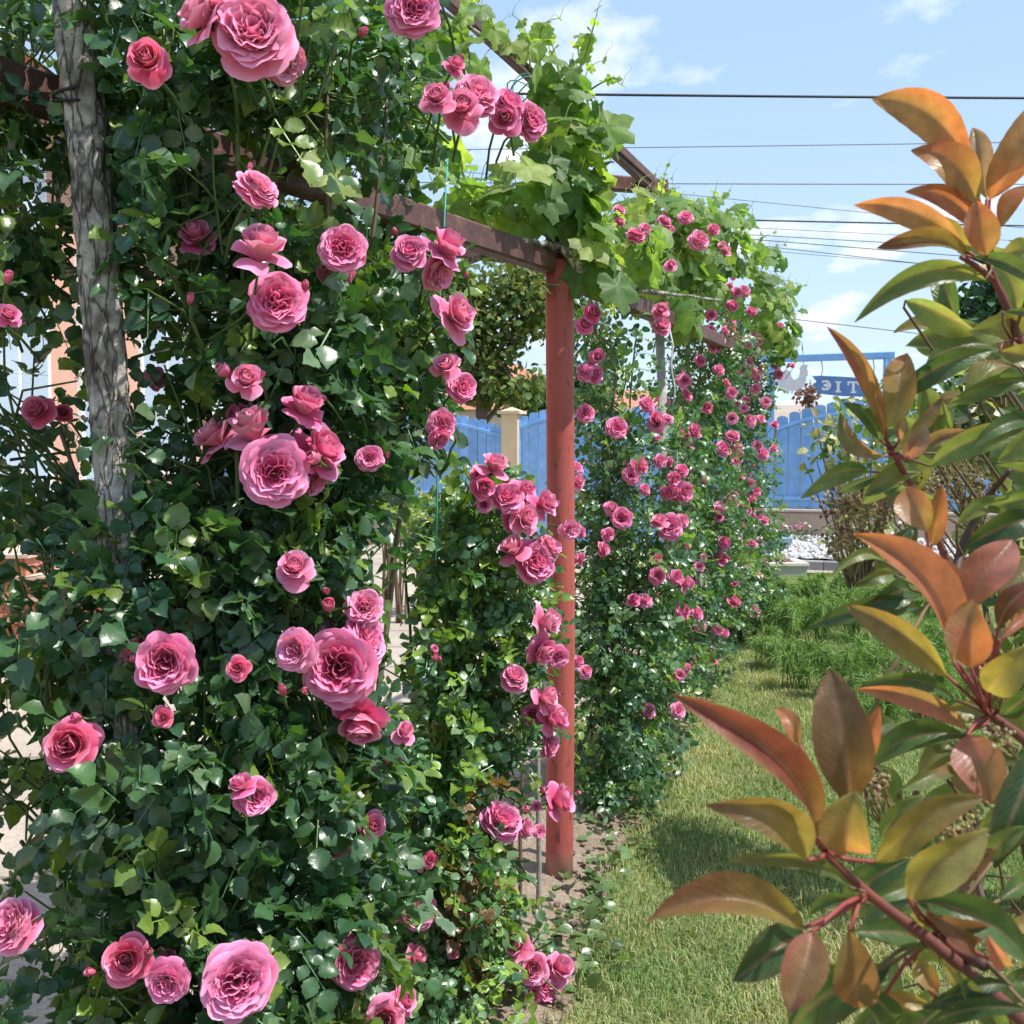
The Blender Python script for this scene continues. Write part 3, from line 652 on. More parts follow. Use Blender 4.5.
# ---- two roses further down the row ----------------------------------------
def dD(px,py): return 6.35+(px-690)*.004
D_blobs=[(700,400,32,70,6.7,.35,330),(715,480,38,70,6.7,.4,420),(705,560,38,70,6.6,.4,420),(695,620,36,50,6.5,.4,330),(690,660,30,30,6.5,.35,150),(725,350,40,40,6.9,.35,200),(730,560,25,90,7.0,.3,260),(680,340,20,40,6.6,.2,60)]
D_bl=[(696,431,17,'F'),(693,444,10,'S'),(701,360,13,'F'),(684,380,14,'F'),(713,347,12,'F'),(720,369,13,'F'),(707,407,9,'S'),(703,480,7,'B'),(725,448,16,'F'),(720,507,13,'F'),(725,542,13,'S'),(688,545,9,'S'),(699,566,12,'F'),(703,580,16,'F'),(725,557,7,'B'),(701,624,15,'F'),(718,630,12,'F'),(679,675,9,'B'),(720,339,12,'F'),(712,315,12,'F'),(711,329,10,'F'),(733,305,13,'F'),(732,393,12,'F'),(732,418,12,'F'),(727,383,10,'S'),(726,330,10,'S'),(737,583,6,'B'),(734,602,13,'S'),(665,220,14,'S',.1,.3,5.2),(686,216,15,'F',.1,.4,5.3),(700,239,20,'F',.1,.1,5.4),(726,251,10,'S',0,.3,5.9),(666,401,12,'F'),(685,380,13,'F',.1,.2,6.3),(690,655,10,'S'),(712,660,9,'S')]
rose_bush('slim climbing rose column with many small pink blooms in the middle of the row',(.98,6.8),D_blobs,.036,[],D_bl,dD,[(700,330,6.7,0),(720,400,6.8,0),(690,480,6.6,0),(735,520,6.9,0)],proto=LEAF_LO,young=.2,palette=1.4)
def dE(px,py): return 8.1+(px-750)*.004
E_blobs=[(748,380,30,60,8.6,.4,330),(748,460,30,70,8.6,.45,380),(752,540,28,60,8.6,.45,340),(745,590,35,35,8.4,.4,220),(778,592,10,8,8.8,.2,20),(755,330,32,40,8.8,.4,200),(763,560,12,40,8.9,.3,60)]
E_bl=[(744,291,13,'F'),(752,311,12,'F'),(735,330,15,'F'),(741,341,12,'F'),(749,344,12,'F'),(759,339,12,'F'),(743,370,12,'F'),(753,370,14,'F'),(759,376,11,'S'),(759,352,10,'F'),(779,374,10,'F',.3,.2,8.6),(788,366,6,'B',.3,.3,8.7),(757,388,11,'F'),(750,420,13,'F'),(744,408,10,'F'),(766,402,11,'F'),(781,374,7,'S',.3,.3,8.7),(775,424,7,'S',.3,.2,8.6),(736,444,11,'F'),(758,446,11,'F'),(764,453,13,'F'),(774,448,8,'S'),(741,475,13,'F'),(751,485,13,'F'),(756,491,11,'F'),(734,494,11,'F'),(736,502,10,'F'),(744,507,11,'F'),(757,513,13,'F'),(742,526,9,'S'),(753,542,12,'S'),(746,562,11,'S'),(754,610,12,'S',.5,.2),(754,466,7,'B'),(731,285,8,'S'),(780,326,8,'S',.3,.2,8.6),(747,398,9,'S'),(738,460,9,'S'),(752,500,9,'S'),(765,520,8,'S'),(760,575,8,'S'),(742,575,8,'S')]
rose_bush('farthest climbing rose column against the blue gate thick with pink blooms',(1.75,8.6),E_blobs,.040,[],E_bl,dE,[(750,330,8.6,0),(760,420,8.6,0),(745,500,8.6,0)],proto=LEAF_LO,young=.2,palette=1.4)

# ------------------------------------------------------------------ pergola
perg=empty('pergola','rusty brown pergola frame on a red round post and a grey log','pergola',(.165,3.77,0))
a=Acc(); zs=np.linspace(-.05,2.14,14); a.tube([(.165+.004*math.sin(z*2),3.77,z) for z in zs],.048,28); part('post',a,M_redpost,perg)['label']='red painted round steel post'
# log post with rough bark
a=Acc(); n=90; sides=40; v=[]
top=P(70,-40,1.95); mid_=P(118,510,1.93); bot=np.array((mid_[0]+.08,1.95,0))
for i in range(n):
    t=i/(n-1); z=t*(top[2]); 
    c=bot+(mid_-bot)*min(1,z/mid_[2]) if z<mid_[2] else mid_+(top-mid_)*((z-mid_[2])/(top[2]-mid_[2]))
    for k in range(sides):
        an=2*math.pi*k/sides
        rr=.035*(1.0-.06*t)+.0022*math.sin(an*5+z*9)+.0018*math.sin(an*9-z*31+2*math.sin(z*5))+.0016*math.sin(an*14+z*60)+.004*math.sin(z*4+an)
        v.append((c[0]+rr*math.cos(an),c[1]+rr*math.sin(an),z))
a.add(v,[(i*sides+k,i*sides+(k+1)%sides,(i+1)*sides+(k+1)%sides,(i+1)*sides+k) for i in range(n-1) for k in range(sides)])
lg=part('log_post',a,M_bark,perg); lg['label']='grey cracked bark log post'
# strap that ties the log to the beam
a=Acc(); c=P(78,95,1.95)
for s in range(2): a.tube([c+np.array((.040*math.cos(t),.043*math.sin(t),.014*s-.01+.012*math.sin(t+s))) for t in np.linspace(0,6.3,22)],.003,5,col=(.015,.015,.018))
a.tube([c+np.array((.04,-.02,0)),c+np.array((.06,-.03,-.05)),c+np.array((.05,-.03,-.14))],.003,4,col=(.015,.015,.018))
part('strap',a,M_plain,perg)
a=Acc(); pA=P(553,263,3.77); pB=P(210,150,2.46); pC=pA+(pB-pA)*2.2
a.beam(pA+nrm(pA-pB)*.05,pC,.06,.075); part('beam',a,M_beam,perg,False)['label']='rusty front beam running towards the viewer'
a=Acc(); q0=P(566,276,3.79); q1=P(641,300,4.75); q2=q1+(q1-q0)*2.2; q2[2]=q1[2]; a.beam(q0,q2,.06,.07); part('beam',a,M_beam,perg,False)
a=Acc(); a.beam(P(380,243,4.9),P(548,262,5.05),.04,.05); part('beam',a,M_beam,perg,False)
a=Acc(); a.beam(P(553,262,3.80),P(553,85,3.83),.05,.05); part('upright',a,M_beam,perg,False)
for (x0,y0,d0,x1,y1,d1) in ((430,-18,3.35,668,203,6.2),(585,118,4.7,681,207,6.5)):
    a=Acc(); a.beam(P(x0,y0,d0),P(x1,y1,d1),.035,.045); part('rail',a,M_beam,perg,False)
a=Acc(); a.beam(P(607,183,5.6),P(664,187,5.9),.06,.075); part('cross_beam',a,M_beam,perg,False)
# wire ties in teal at the joints
a=Acc(); c=P(527,88,3.9)
for s in range(5): a.tube([c+np.array((.05*math.cos(t)*(1+.1*s),.03*math.sin(t),.06*math.sin(t+s)-.01*s)) for t in np.linspace(0,6.3,16)],.0025,4,col=(.05,.30,.28))
part('wire_tie',a,M_plain,perg)
a=Acc(); a.tube([P(448,150,2.75),P(440,300,2.75),P(438,400,2.76),P(437,500,2.77),P(436,560,2.77)],.0022,5,col=(.06,.36,.34))
tag(a.build('hanging_twine',M_plain),'thin teal twine hanging straight down left of the red post','twine')
a=Acc(); a.tube([P(668,322,5.2),P(673,345,5.15),P(671,365,5.15),P(675,390,5.15),P(672,412,5.15)],.004,5,col=(.5,.5,.47))
tag(a.build('hanging_rope',M_plain),'pale loose cord hanging beside the upright timber stake','cord')

# ------------------------------------------------------------------ stakes
def stake(name,label,p0,p1,r,col,sides=10,group=None,square=False):
    o=empty(name,label,'stake',(p0[0],p0[1],0),group); a=Acc()
    p0=np.asarray(p0,float); p1=np.asarray(p1,float); t=np.linspace(0,1,12)[:,None]; d=p1-p0
    pts=p0+d*t+np.stack((.004*np.sin(t[:,0]*7),.004*np.cos(t[:,0]*5),0*t[:,0]),1)
    if square: a.beam(p0,p1,r*2,r*2,col=col)
    else: a.tube(pts,np.linspace(r*1.05,r*.9,12),sides,col=col)
    part('shaft',a,M_wood,o)
    a=Acc(); m=p0+d*.55
    for s in range(2): a.tube([m+np.array((r*1.15*math.cos(k),r*1.15*math.sin(k),.006*s)) for k in np.linspace(0,6.3,14)],.0016,4,col=(.08,.2,.1))
    part('tie',a,M_plain,o)
    return o
g=G(537,932); stake('garden_stake','straight grey stake in the soil left of the red post',(g[0],g[1],-.05),P(540,640,g[1]+.02),.0085,(.30,.28,.25))
g=G(518,905); stake('garden_stake','short thin brown stake behind the straight grey stake',(g[0],g[1],-.05),P(523,760,g[1]),.007,(.16,.11,.08))
stake('timber_stake','upright square pale timber stake between the rose columns',(G(662,735)[0]+.02,5.35,0),P(659,318,5.35),.02,(.34,.32,.29),square=True)
stake('garden_stake','thin leaning weathered stake inside the column right of the post',(.33,5.0,0),P(617,345,5.0),.012,(.32,.29,.25))
stake('garden_stake','slanting white stick at the lower side of the far roses',G(738,612),P(757,583,8.0),.011,(.62,.62,.6))
# ------------------------------------------------------------------ grape vines
def grape_proto(n):
    ang=np.linspace(-math.pi,math.pi,n,endpoint=False)+math.pi/n
    v=[(0,0,0)]; lob=[(0,1.0,.50),(1.05,.90,.50),(-1.05,.90,.50),(2.1,.78,.55),(-2.1,.78,.55)]
    r=np.zeros(n)
    for c,h,wd in lob: r=np.maximum(r,h*np.exp(-((ang-c)/wd)**2*.55))
    r=np.maximum(r,.66)*(1+.055*np.where(np.arange(n)%2==0,1,-1)); r*=np.where(np.abs(ang)>2.75,.55,1)
    for k,f in ((0,.5),(1,1.0)):
        for a_,rr in zip(ang,r*f):
            v.append((rr*math.cos(a_),rr*math.sin(a_),-.16*rr*rr+(.07*math.cos(a_*5)*f if n>14 else 0)))
    t=[(0,1+i,1+(i+1)%n) for i in range(n)]
    q=[(1+i,1+n+i,1+n+(i+1)%n,1+(i+1)%n) for i in range(n)]
    return np.array(v),np.array(q),np.array(t)
GR_HI=grape_proto(34); GR_LO=grape_proto(14)
def grape_leaves(acc, p, o, size, proto, cols, droop=.55):
    N=len(p)
    X=nrm(np.array((0,-.1,-droop*1.25))+o*.5+rng.normal(0,.42,(N,3)))
    Z=nrm(np.array((.2,-.45,.6))+o*.6+rng.normal(0,.4,(N,3))); Z=nrm(Z-X*np.sum(X*Z,1,keepdims=True)); Y=np.cross(Z,X)
    k=rng.uniform(0,1,(N,1)); c=cols[0]*(1-k)+cols[1]*k; yl=(rng.uniform(0,1,N)<.2)[:,None]; c=np.where(yl,cols[2],c)*rng.uniform(.8,1.2,(N,1))
    m=len(proto[0]); cc=np.repeat(c[:,None,:],m,1); rad=np.linalg.norm(proto[0][:,:2],axis=1); cc=cc*(1.18-.25*rad)[None,:,None]
    acc.proto(proto[0],proto[1],proto[2],p,X,Y,Z,size*rng.uniform(.45,1.25,N),cc)
    return X
GC=(np.array((.10,.185,.065)),np.array((.175,.265,.08)),np.array((.26,.325,.10)))
def merge(a,b,mat):
    off=a.n; a.v+=b.v; a.c+=b.c; a.q+=[q+off for q in b.q]; a.t+=[t+off for t in b.t]
    a.qm+=[np.full(len(q),mat) for q in b.q]; a.tm+=[np.full(len(t),mat) for t in b.t]; a.n+=b.n
def vine(label, base, blobs, size, proto, stems, sprigs, wins=()):
    root=empty('grape_vine',label,'grape vine',(base[0],base[1],0))
    p,o=blob_points(blobs,.6); k=window_filter(p,wins); bx,by=proj(p)
    for it in C_bl+D_bl+E_bl:
        bd=it[6] if len(it)>6 else (dC if it in C_bl else dD if it in D_bl else dE)(it[0],it[1])
        k&=~((np.hypot(bx-it[0],by-it[1]+4)<.5*it[2]+size*F/bd*.55)&(p[:,1]<bd+.05))
    p,o=p[k],o[k]
    f=Acc(); X=grape_leaves(f,p,o,size,proto,GC)
    st=Acc(); tr=Acc()
    for i in range(0,len(p)):
        q=p[i]-X[i]*size*.1+np.array((random.gauss(0,.02),.03,.04+.03*random.random()))*size/.08
        st.tube([p[i],(p[i]+q)/2+np.array((0,0,.01)),q],[.0015,.0015,.002],3,col=(.17,.20,.06),cap=False)
    for pts,r0,r1,col in stems:
        pts=np.array(pts); 
        t=np.linspace(0,len(pts)-1,len(pts)*5); fine=np.stack([np.interp(t,np.arange(len(pts)),pts[:,k]) for k in range(3)],1)+rng.normal(0,r0*.25,(len(t),3))
        tr.tube(fine,np.linspace(r0,r1,len(t))*(1+.25*np.sin(t*7)),8,col=col)
    for (x0,y0,x1,y1,d,nl) in sprigs:
        a_=P(x0,y0,d); b=P(x1,y1,d+random.uniform(-.2,.1)); t=np.linspace(0,1,8)[:,None]; bow=np.array((random.uniform(-.04,.04),0,.03))
        pts=a_+(b-a_)*t+bow*4*t*(1-t); st.tube(pts,np.linspace(.0035,.001,8),5,col=(.20,.22,.08))
        ip=pts[np.linspace(2,7,nl).astype(int)]; grape_leaves(f,ip,nrm(rng.normal(size=(nl,3))),np.linspace(size*.75,size*.25,nl),proto,(GC[1]*1.1,GC[2],GC[2]*1.1),.3)
        e=pts[-1]; st.tube([e,e+np.array((.01,0,.03)),e+np.array((.03,0,.05)),e+np.array((.025,0,.07))],[.001,.0008,.0006,.0005],3,col=(.25,.22,.1))
    merge(f,st,1); part('foliage',f,[M_grape,M_stem],root); part('trunk',tr,M_bark,root)
    return root
V_blobs=[(600,262,28,38,3.72,.12,22),(598,160,18,48,3.75,.12,18),(575,120,34,55,3.75,.2,26),(572,200,42,55,3.75,.22,38),(602,258,28,45,3.8,.18,22),(510,200,45,40,3.6,.2,26),(465,195,35,35,3.4,.2,16),(545,85,40,30,3.7,.2,11),(470,45,36,35,3.4,.2,7),(420,50,30,70,3.2,.2,16),(640,230,30,35,4.3,.25,24),(545,150,40,40,3.7,.2,22),(345,85,40,60,2.6,.15,5),(320,175,30,20,2.0,.05,2),(440,150,40,30,3.2,.15,14),(500,235,35,14,3.8,.15,10)]
vine_stems=[([np.array((.17,3.9,0)),P(562,700,3.9),P(560,500,3.9),P(558,330,3.89),P(552,262,3.86),P(572,250,3.7),P(586,280,3.74),P(575,262,3.86)],.018,.013,(1,1,1)),
 ([P(586,280,3.74),P(560,246,3.7),P(520,240,3.55),P(470,262,3.6),P(455,268,3.9)],.012,.007,(1,1,1)),([P(575,262,3.86),P(556,180,3.85),P(560,100,3.85),P(520,60,3.7),P(440,10,3.3)],.012,.005,(1,1,1)),([P(575,262,3.84),P(640,290,4.6),P(720,300,6)],.012,.006,(1,1,1))]
vine('grape vine with big translucent green leaves over the red post top',(.2,3.85),[(*b_[:6],int(b_[6]*.85)) for b_ in V_blobs],.084,GR_HI,vine_stems,[(575,85,598,8,3.7,5),(560,80,545,30,3.7,5),(530,70,512,15,3.6,4),(590,110,604,60,3.8,4),(500,50,478,5,3.4,4),(470,60,432,20,3.3,4),(420,80,395,150,3.1,4),(600,240,640,215,4.0,4),(545,60,560,18,3.7,5),(520,60,500,30,3.6,4),(450,40,468,-10,3.3,4),(590,90,622,85,3.8,4),(430,110,412,170,3.1,4),(600,290,618,330,4.0,5),(560,285,530,310,3.7,3),(580,60,590,35,3.8,4)])
W_blobs=[(640,225,30,35,5.0,.3,70),(680,235,40,45,5.8,.4,170),(650,285,35,28,5.2,.3,80),(720,255,40,45,6.6,.45,220),(750,290,35,45,7.6,.45,200),(775,315,24,38,8.3,.45,130),(700,300,40,26,6.2,.4,110),(785,350,14,24,8.5,.3,40),(690,275,40,30,5.9,.4,90),(690,318,40,22,5.4,.25,70),(640,268,24,24,4.6,.2,26)]
vine('yellow green grape vine spilling over the tops of the far rose columns',(1.3,7.0),[(*b_[:6],int(b_[6]*1.15)) for b_ in W_blobs],.068,GR_LO,[([np.array((1.25,7.2,0)),np.array((1.2,7.1,1.2)),np.array((1.1,7.0,2.2)),np.array((1.6,8,2.3))],.02,.008,(1,1,1))],
 [(660,215,668,165,5.4,5),(705,215,716,185,6.2,5),(700,220,730,190,6.3,5),(735,235,752,205,6.8,4),(755,260,775,232,7.4,5),(765,265,785,245,7.6,4),(785,300,806,285,8.2,5),(780,310,795,290,8.2,4),(660,205,672,178,5.4,4),(640,200,655,175,5.2,3)])

# ------------------------------------------------------------------ photinia in front
PC=dict(R=(.22,.07,.055),O=(.41,.165,.085),Y=(.30,.29,.08),G=(.075,.155,.05),D=(.038,.09,.035),P=(.37,.16,.14),B=(.14,.09,.045),L=(.17,.26,.09),S=(.30,.22,.20),T=(.04,.115,.05),M=(.17,.055,.055),V=(.23,.225,.075))
NODES=dict(a=(868,893,.63),b=(824,848,.62),c=(990,716,.76),d=(990,262,.95),e=(888,446,.95),f=(930,600,.85),g=(940,930,.66),h=(1012,340,.95),i=(965,560,1.0),j=(900,475,.97))
# base x,y  tip x,y  width depth node colours roll fold bow ddepth
LV=[(970,165,872,98,50,.96,'d','OO',10,.25,.16),(978,204,914,147,46,.94,'d','YO',-5,.25,.13),(980,229,908,191,27,.95,'d','OO',10,.2,.15),(966,252,853,209,32,.93,'d','VO',20,.3,.18),(966,256,879,247,24,.92,'d','VM',-30,.5,.1),
(987,199,974,125,30,.97,'d','SS',0,.6,0),(990,200,1030,106,44,.94,'d','OO',15,.25,-.1),(986,255,976,201,38,.91,'d','OO',-10,.1,0),(970,257,930,216,22,.94,'d','VV',10,.4,.1),(1000,228,1030,184,24,.94,'d','OO',10,.3,.1),
(1035,250,1000,258,30,.93,'h','LV',0,.2,.1),(974,257,1040,288,20,.92,'d','GG',10,.3,.1),(985,280,861,323,30,.92,'d','LG',20,.45,.22),(1030,335,975,330,46,.97,'h','YL',0,.1,0),
(885,436,827,329,22,.94,'e','OR',15,.5,.13),(887,428,905,350,40,.93,'e','YO',-8,.35,-.05),(891,402,996,352,30,.95,'e','TG',-15,.35,.12),(880,440,846,405,20,.96,'e','GT',10,.4,.15),(886,457,838,412,22,.93,'e','VG',20,.5,-.15),
(907,460,926,424,26,.92,'e','PS',0,.4,.0),(900,440,897,408,14,.94,'e','PS',0,.4,0),(896,452,941,394,16,.93,'e','VB',30,.3,-.12),(1035,383,952,407,26,.96,'h','GL',10,.4,.15),(918,458,972,432,18,.95,'e','LS',10,.4,.15),
(930,466,1035,425,34,.90,'e','LG',-10,.3,.1),(1035,424,975,445,22,.88,'h','TG',0,.3,.1),(1000,352,1045,372,30,.93,'h','VG',10,.3,.1),(1003,312,1040,322,12,.93,'h','GG',0,.3,.1),(1045,440,1000,462,30,.92,'h','LL',0,.3,.1),
(870,472,805,500,24,.97,'j','GL',15,.35,.18),(880,476,838,496,14,.99,'j','DT',20,.4,.1),(922,473,866,496,26,.96,'j','LT',-15,.35,.12),(927,532,904,486,42,.80,'f','YO',0,.25,0),(932,545,942,488,24,.84,'f','BO',0,.2,0),
(953,662,860,530,54,.72,'c','PO',-25,.7,.10),(970,606,922,558,32,.78,'c','BM',10,.3,.1),(972,612,1016,540,56,.76,'c','PP',5,.5,.12),(971,668,969,600,54,.70,'c','OO',0,.2,0),(947,676,845,609,40,.74,'c','YB',18,.35,.12),
(925,610,812,630,28,.85,'f','GT',10,.3,.12),(885,562,834,576,14,.88,'f','LL',15,.3,.2),(894,575,857,586,18,.87,'f','LD',10,.3,.1),(910,590,868,608,34,.86,'f','GD',0,.25,.05),(988,692,1024,650,46,.70,'c','YY',0,.2,0),
(998,628,1040,582,30,.72,'c','BM',10,.4,.1),(1000,640,1040,615,18,.70,'c','OO',0,.3,.1),(1040,518,968,549,38,.90,'i','DD',10,.3,.1),(957,524,1015,502,22,.95,'i','LG',10,.3,.1),(1045,500,985,512,26,.92,'h','LG',0,.3,.1),
(850,803,830,671,70,.60,'b','BB',0,.15,.02),(816,838,682,700,48,.60,'b','RM',-20,.55,.10),(808,860,711,812,48,.59,'b','VB',15,.4,.2),(846,852,852,795,64,.58,'b','OY',0,.35,0),(804,928,651,914,54,.58,'a','VR',-10,.6,.12),
(850,888,730,868,20,.62,'a','GV',15,.4,.18),(868,899,805,918,16,.63,'a','GG',10,.3,.15),(812,932,790,1010,56,.56,'a','PM',5,.4,-.05),(850,930,859,1015,56,.60,'a','VB',0,.25,.02),(806,936,737,980,50,.64,'a','DD',-10,.25,.05),
(908,898,990,836,58,.58,'g','YV',-10,.3,.1),(932,890,992,850,30,.60,'g','BB',20,.3,-.05),(914,902,1035,965,46,.60,'g','GG',10,.3,.12),(929,912,986,950,42,.57,'g','BM',-10,.3,.05),(852,932,938,950,38,.64,'a','GG',15,.25,.05),
(890,965,785,1032,66,.66,'g','DG',0,.25,.05),(1004,965,988,938,24,.56,'g','PP',0,.8,0),(914,960,938,992,26,.70,'g','YO',0,.3,0),(940,958,972,990,34,.70,'g','YL',0,.3,0),(880,1002,930,1006,22,.68,'g','OY',0,.3,.1),(1010,985,925,1012,26,.60,'g','DD',10,.35,.12),
(1030,1010,920,1030,26,.58,'g','DG',0,.3,.1),(965,735,868,765,36,.76,'c','GG',-10,.3,.12),(960,738,920,772,32,.78,'c','GV',0,.25,.05),(968,730,857,694,26,.74,'c','PO',20,.4,.15),(955,700,861,690,20,.78,'c','GG',10,.3,.18),(862,762,878,710,26,.70,'b','OO',0,.2,0),(800,745,776,706,22,.70,'b','OO',0,.2,.1),
(967,736,992,800,60,.70,'c','PP',0,.35,0),(875,862,980,796,42,.62,'b','YB',-10,.35,.06),(880,838,922,796,24,.70,'f','GL',0,.3,.05),(1045,750,995,865,46,.68,'g','DD',0,.25,.05),(985,860,1025,828,26,.66,'g','GL',0,.3,.05),(1035,920,995,935,20,.64,'g','OY',0,.3,0),
(930,860,905,830,30,.72,'g','TT',0,.25,0),(870,905,930,880,24,.68,'a','GL',0,.25,.05),(1000,900,1035,880,28,.66,'g','GL',0,.3,.05),(900,790,960,770,26,.80,'f','LG',0,.3,.05),(1035,800,980,830,30,.74,'g','GL',0,.3,.05),(860,740,900,722,22,.82,'f','DG',0,.3,.05),(1040,560,1000,600,30,.85,'i','LG',0,.3,.05),(1040,690,1000,720,26,.72,'c','GD',0,.3,.05),(1000,1035,960,980,30,.62,'g','GL',0,.3,.05),(860,985,900,1030,34,.64,'g','DG',0,.3,.05)]
def photinia():
    base=np.array((.62,.95,0.0)); root=empty('photinia_shrub','red tipped photinia shrub with large glossy leaves in front of the lawn','shrub',base)
    f=Acc(); st=Acc(); NT=17; US=(-1,-.8,-.5,-.2,-.035,.035,.2,.5,.8,1); NU=len(US)
    nodes={k:P(*v) for k,v in NODES.items()}
    def blade(B,T,wd,roll,fold,bow,c0,c1,up,seed):
        Lv=T-B; Ln=np.linalg.norm(Lv); X=Lv/Ln
        view=nrm(np.array((0,0,CAMZ))-(B+T)/2); N0=nrm(view-X*np.dot(view,X)); S0=np.cross(N0,X)
        cr,sr=math.cos(R(roll)),math.sin(R(roll)); Nn=N0*cr+S0*sr; S=np.cross(Nn,X)
        upv=nrm(up-X*np.dot(up,X)); v=[];c=[]
        rnd=random.Random(seed)
        ph=rnd.uniform(0,6); tw=rnd.uniform(-.7,.7); S0_,N0_=S,Nn; c2=np.array(PC[rnd.choice('RVPVLV')]) if sum(c0)>.3 else np.array(c0)*.75
        for i in range(NT):
            t=i/(NT-1); ca_,sa_=math.cos(tw*(t-.3)),math.sin(tw*(t-.3)); S=S0_*ca_+N0_*sa_; Nn=N0_*ca_-S0_*sa_
            w_=max(.015,2.98*(t**.78)*((1-t)**.80))*(1+.012*((i%2)*2-1))
            ctr=B+Lv*t+upv*(bow*Ln*4*t*(1-t))+Nn*(.10*Ln*math.sin(math.pi*t)-.10*Ln*t*t)
            for k in range(NU):
                u=US[k]; a_=(fold+.3)*(1-.2*t)
                yy=u*w_*wd/2; hh=abs(u)**1.25*w_*wd/2*math.sin(a_)*1.1+.05*wd*math.sin(8*t+ph+2*u)*abs(u)
                v.append(ctr+S*yy*math.cos(a_*.8)+Nn*hh)
                q=np.array(c0)*(1-t)+np.array(c1)*t
                bl=min(1,max(0,.5+.9*math.sin(3.1*t+1.3*u+ph)+.5*math.sin(7*t-2.2*u+2*ph)))*.45; q=q*(1-bl)+c2*bl
                edge=abs(u)**3
                q=q*(1-.1*edge)+np.array((.30,.08,.06))*.25*edge*t
                if abs(u)<.04: q=q*.55+np.array((.40,.25,.17))*.45*(1-.5*t)
                c.append([*(q*(1+.08*math.sin(11*t+4*u+ph))),t-.28*abs(u)])
        f.add(v,[(i*NU+k,(i+1)*NU+k,(i+1)*NU+k+1,i*NU+k+1) for i in range(NT-1) for k in range(NU-1)],col=c)
    for n_,(bx,by,tx,ty,wd,d,nd,cc,roll,fold,bow) in enumerate(LV):
        dd=random.uniform(-.035,.03); B=P(bx,by,d); T=P(tx,ty,d+dd); wd*=.88
        blade(B,T,wd/F*d/max(.6,math.cos(R(roll)))/max(.7,math.cos(fold*.7)),roll,fold,bow,PC[cc[0]],PC[cc[1]],np.array((0,0,1.)),n_)
        N_=nodes[nd]; red=(.26,.06,.05) if cc[0] in 'OPRYVBMS' else (.16,.10,.05)
        if np.linalg.norm(N_-B)<.14:
            m=(N_+B)/2-nrm(P(tx,ty,d)-B)*.004; st.tube([N_,m,B],[.0016,.0014,.0012],5,col=red)
    # mature green leaves that fill the middle of the shrub
    for m_ in range(46):
        if m_<25: px,py,d=random.uniform(850,1060),random.uniform(735,1050),random.uniform(.78,1.0)
        else: px,py,d=random.uniform(900,1060),random.uniform(300,560),random.uniform(1.02,1.2)
        if px-850<(860-py)*.5 and m_<25: continue
        B=P(px,py,d); L_=random.uniform(.055,.085); an=random.choice((random.uniform(2.2,4.2),random.uniform(0,6.28)))
        T=B+np.array((L_*math.cos(an),random.uniform(-.03,.03),L_*math.sin(an)))
        k=random.choice(('GL','GG','GL','TL','LL','LG','LV','GL'))
        blade(B,T,L_*.44,random.uniform(-40,40),.35,random.uniform(0,.15),PC[k[0]],PC[k[1]],np.array((0,0,1.)),500+m_)
        q=B+nrm(B-T)*.02+np.array((.02,.01,-.015)); st.tube([B,q,q+np.array((.04,.01,-.05))],[.0010,.0013,.0018],4,col=(.12,.07,.04),cap=False)
    # stems
    def stem(pts,r0,r1,c0,c1):
        pts=np.array(pts); t=np.linspace(0,len(pts)-1,len(pts)*4); fine=np.stack([np.interp(t,np.arange(len(pts)),pts[:,k]) for k in range(3)],1)
        for _ in range(2): fine[1:-1]=(fine[:-2]+2*fine[1:-1]+fine[2:])/4
        cc=np.linspace(0,1,len(t))[:,None]; st.tube(fine,np.linspace(r0,r1,len(t)),8,col=np.array(c0)*(1-cc)+np.array(c1)*cc)
    br=(.075,.042,.034); rd=(.20,.055,.045)
    stem([base,base+(-.05,-.1,.5),P(1075,1090,.66),P(1019,1015,.64),P(925,936,.63),P(880,904,.63),P(831,861,.62),P(816,838,.62)],.0062,.0020,br,rd)
    stem([base+(.02,0,0),base+(.03,-.05,.7),P(1120,830,.78),P(1024,738,.77),P(992,717,.76),P(975,690,.75),P(958,664,.73)],.006,.0018,br,rd)
    stem([base+(.05,.05,0),base+(.08,.05,.9),P(1090,480,.98),P(1019,344,.96),P(1004,299,.95),P(994,280,.95),P(986,256,.94),P(987,200,.95)],.0065,.0018,br,rd)
    stem([base+(.0,.1,0),base+(.0,.12,.9),P(1010,720,.98),P(955,580,.97),P(930,520,.97),P(896,458,.95),P(885,438,.94)],.006,.0018,br,rd)
    stem([P(994,280,.95),P(970,262,.93),P(960,257,.93)],.003,.0018,rd,rd)
    stem([P(955,578,.98),P(962,545,1.0),P(985,500,1.0),P(1010,470,.97)],.005,.002,br,br)
    stem([P(985,965,.62),P(960,955,.64),P(935,930,.66)],.004,.002,br,rd)
    stem([P(905,958,.70),P(935,995,.69),P(960,1040,.69)],.0016,.0022,rd,rd)
    stem([P(1030,960,.7),P(985,910,.7),P(975,870,.72),P(1000,845,.72)],.003,.0015,br,br)
    # the rest of the shrub, beyond the frame edge: leafy branches fanning out from the base
    nb=0; tries=0
    while nb<34 and tries<4000:
        tries+=1
        e=np.array((random.uniform(.42,1.2),random.uniform(.62,1.5),random.uniform(.45,1.8)))
        t=np.linspace(0,1,12)[:,None]; bow=np.array((random.uniform(-.05,.12),random.uniform(-.08,.08),random.uniform(.0,.08)))
        pts=base+(e-base)*t+bow*4*t*(1-t)+rng.normal(0,.006,(12,3)); pts[0]=base+rng.normal(0,.02,3)*np.array((1,1,0))
        px,py=proj(pts)
        if ((px<1040)&(py<1040)).any(): continue
        nb+=1; st.tube(pts,np.linspace(.0055,.0018,12),6,col=br)
        young=random.random()<.4
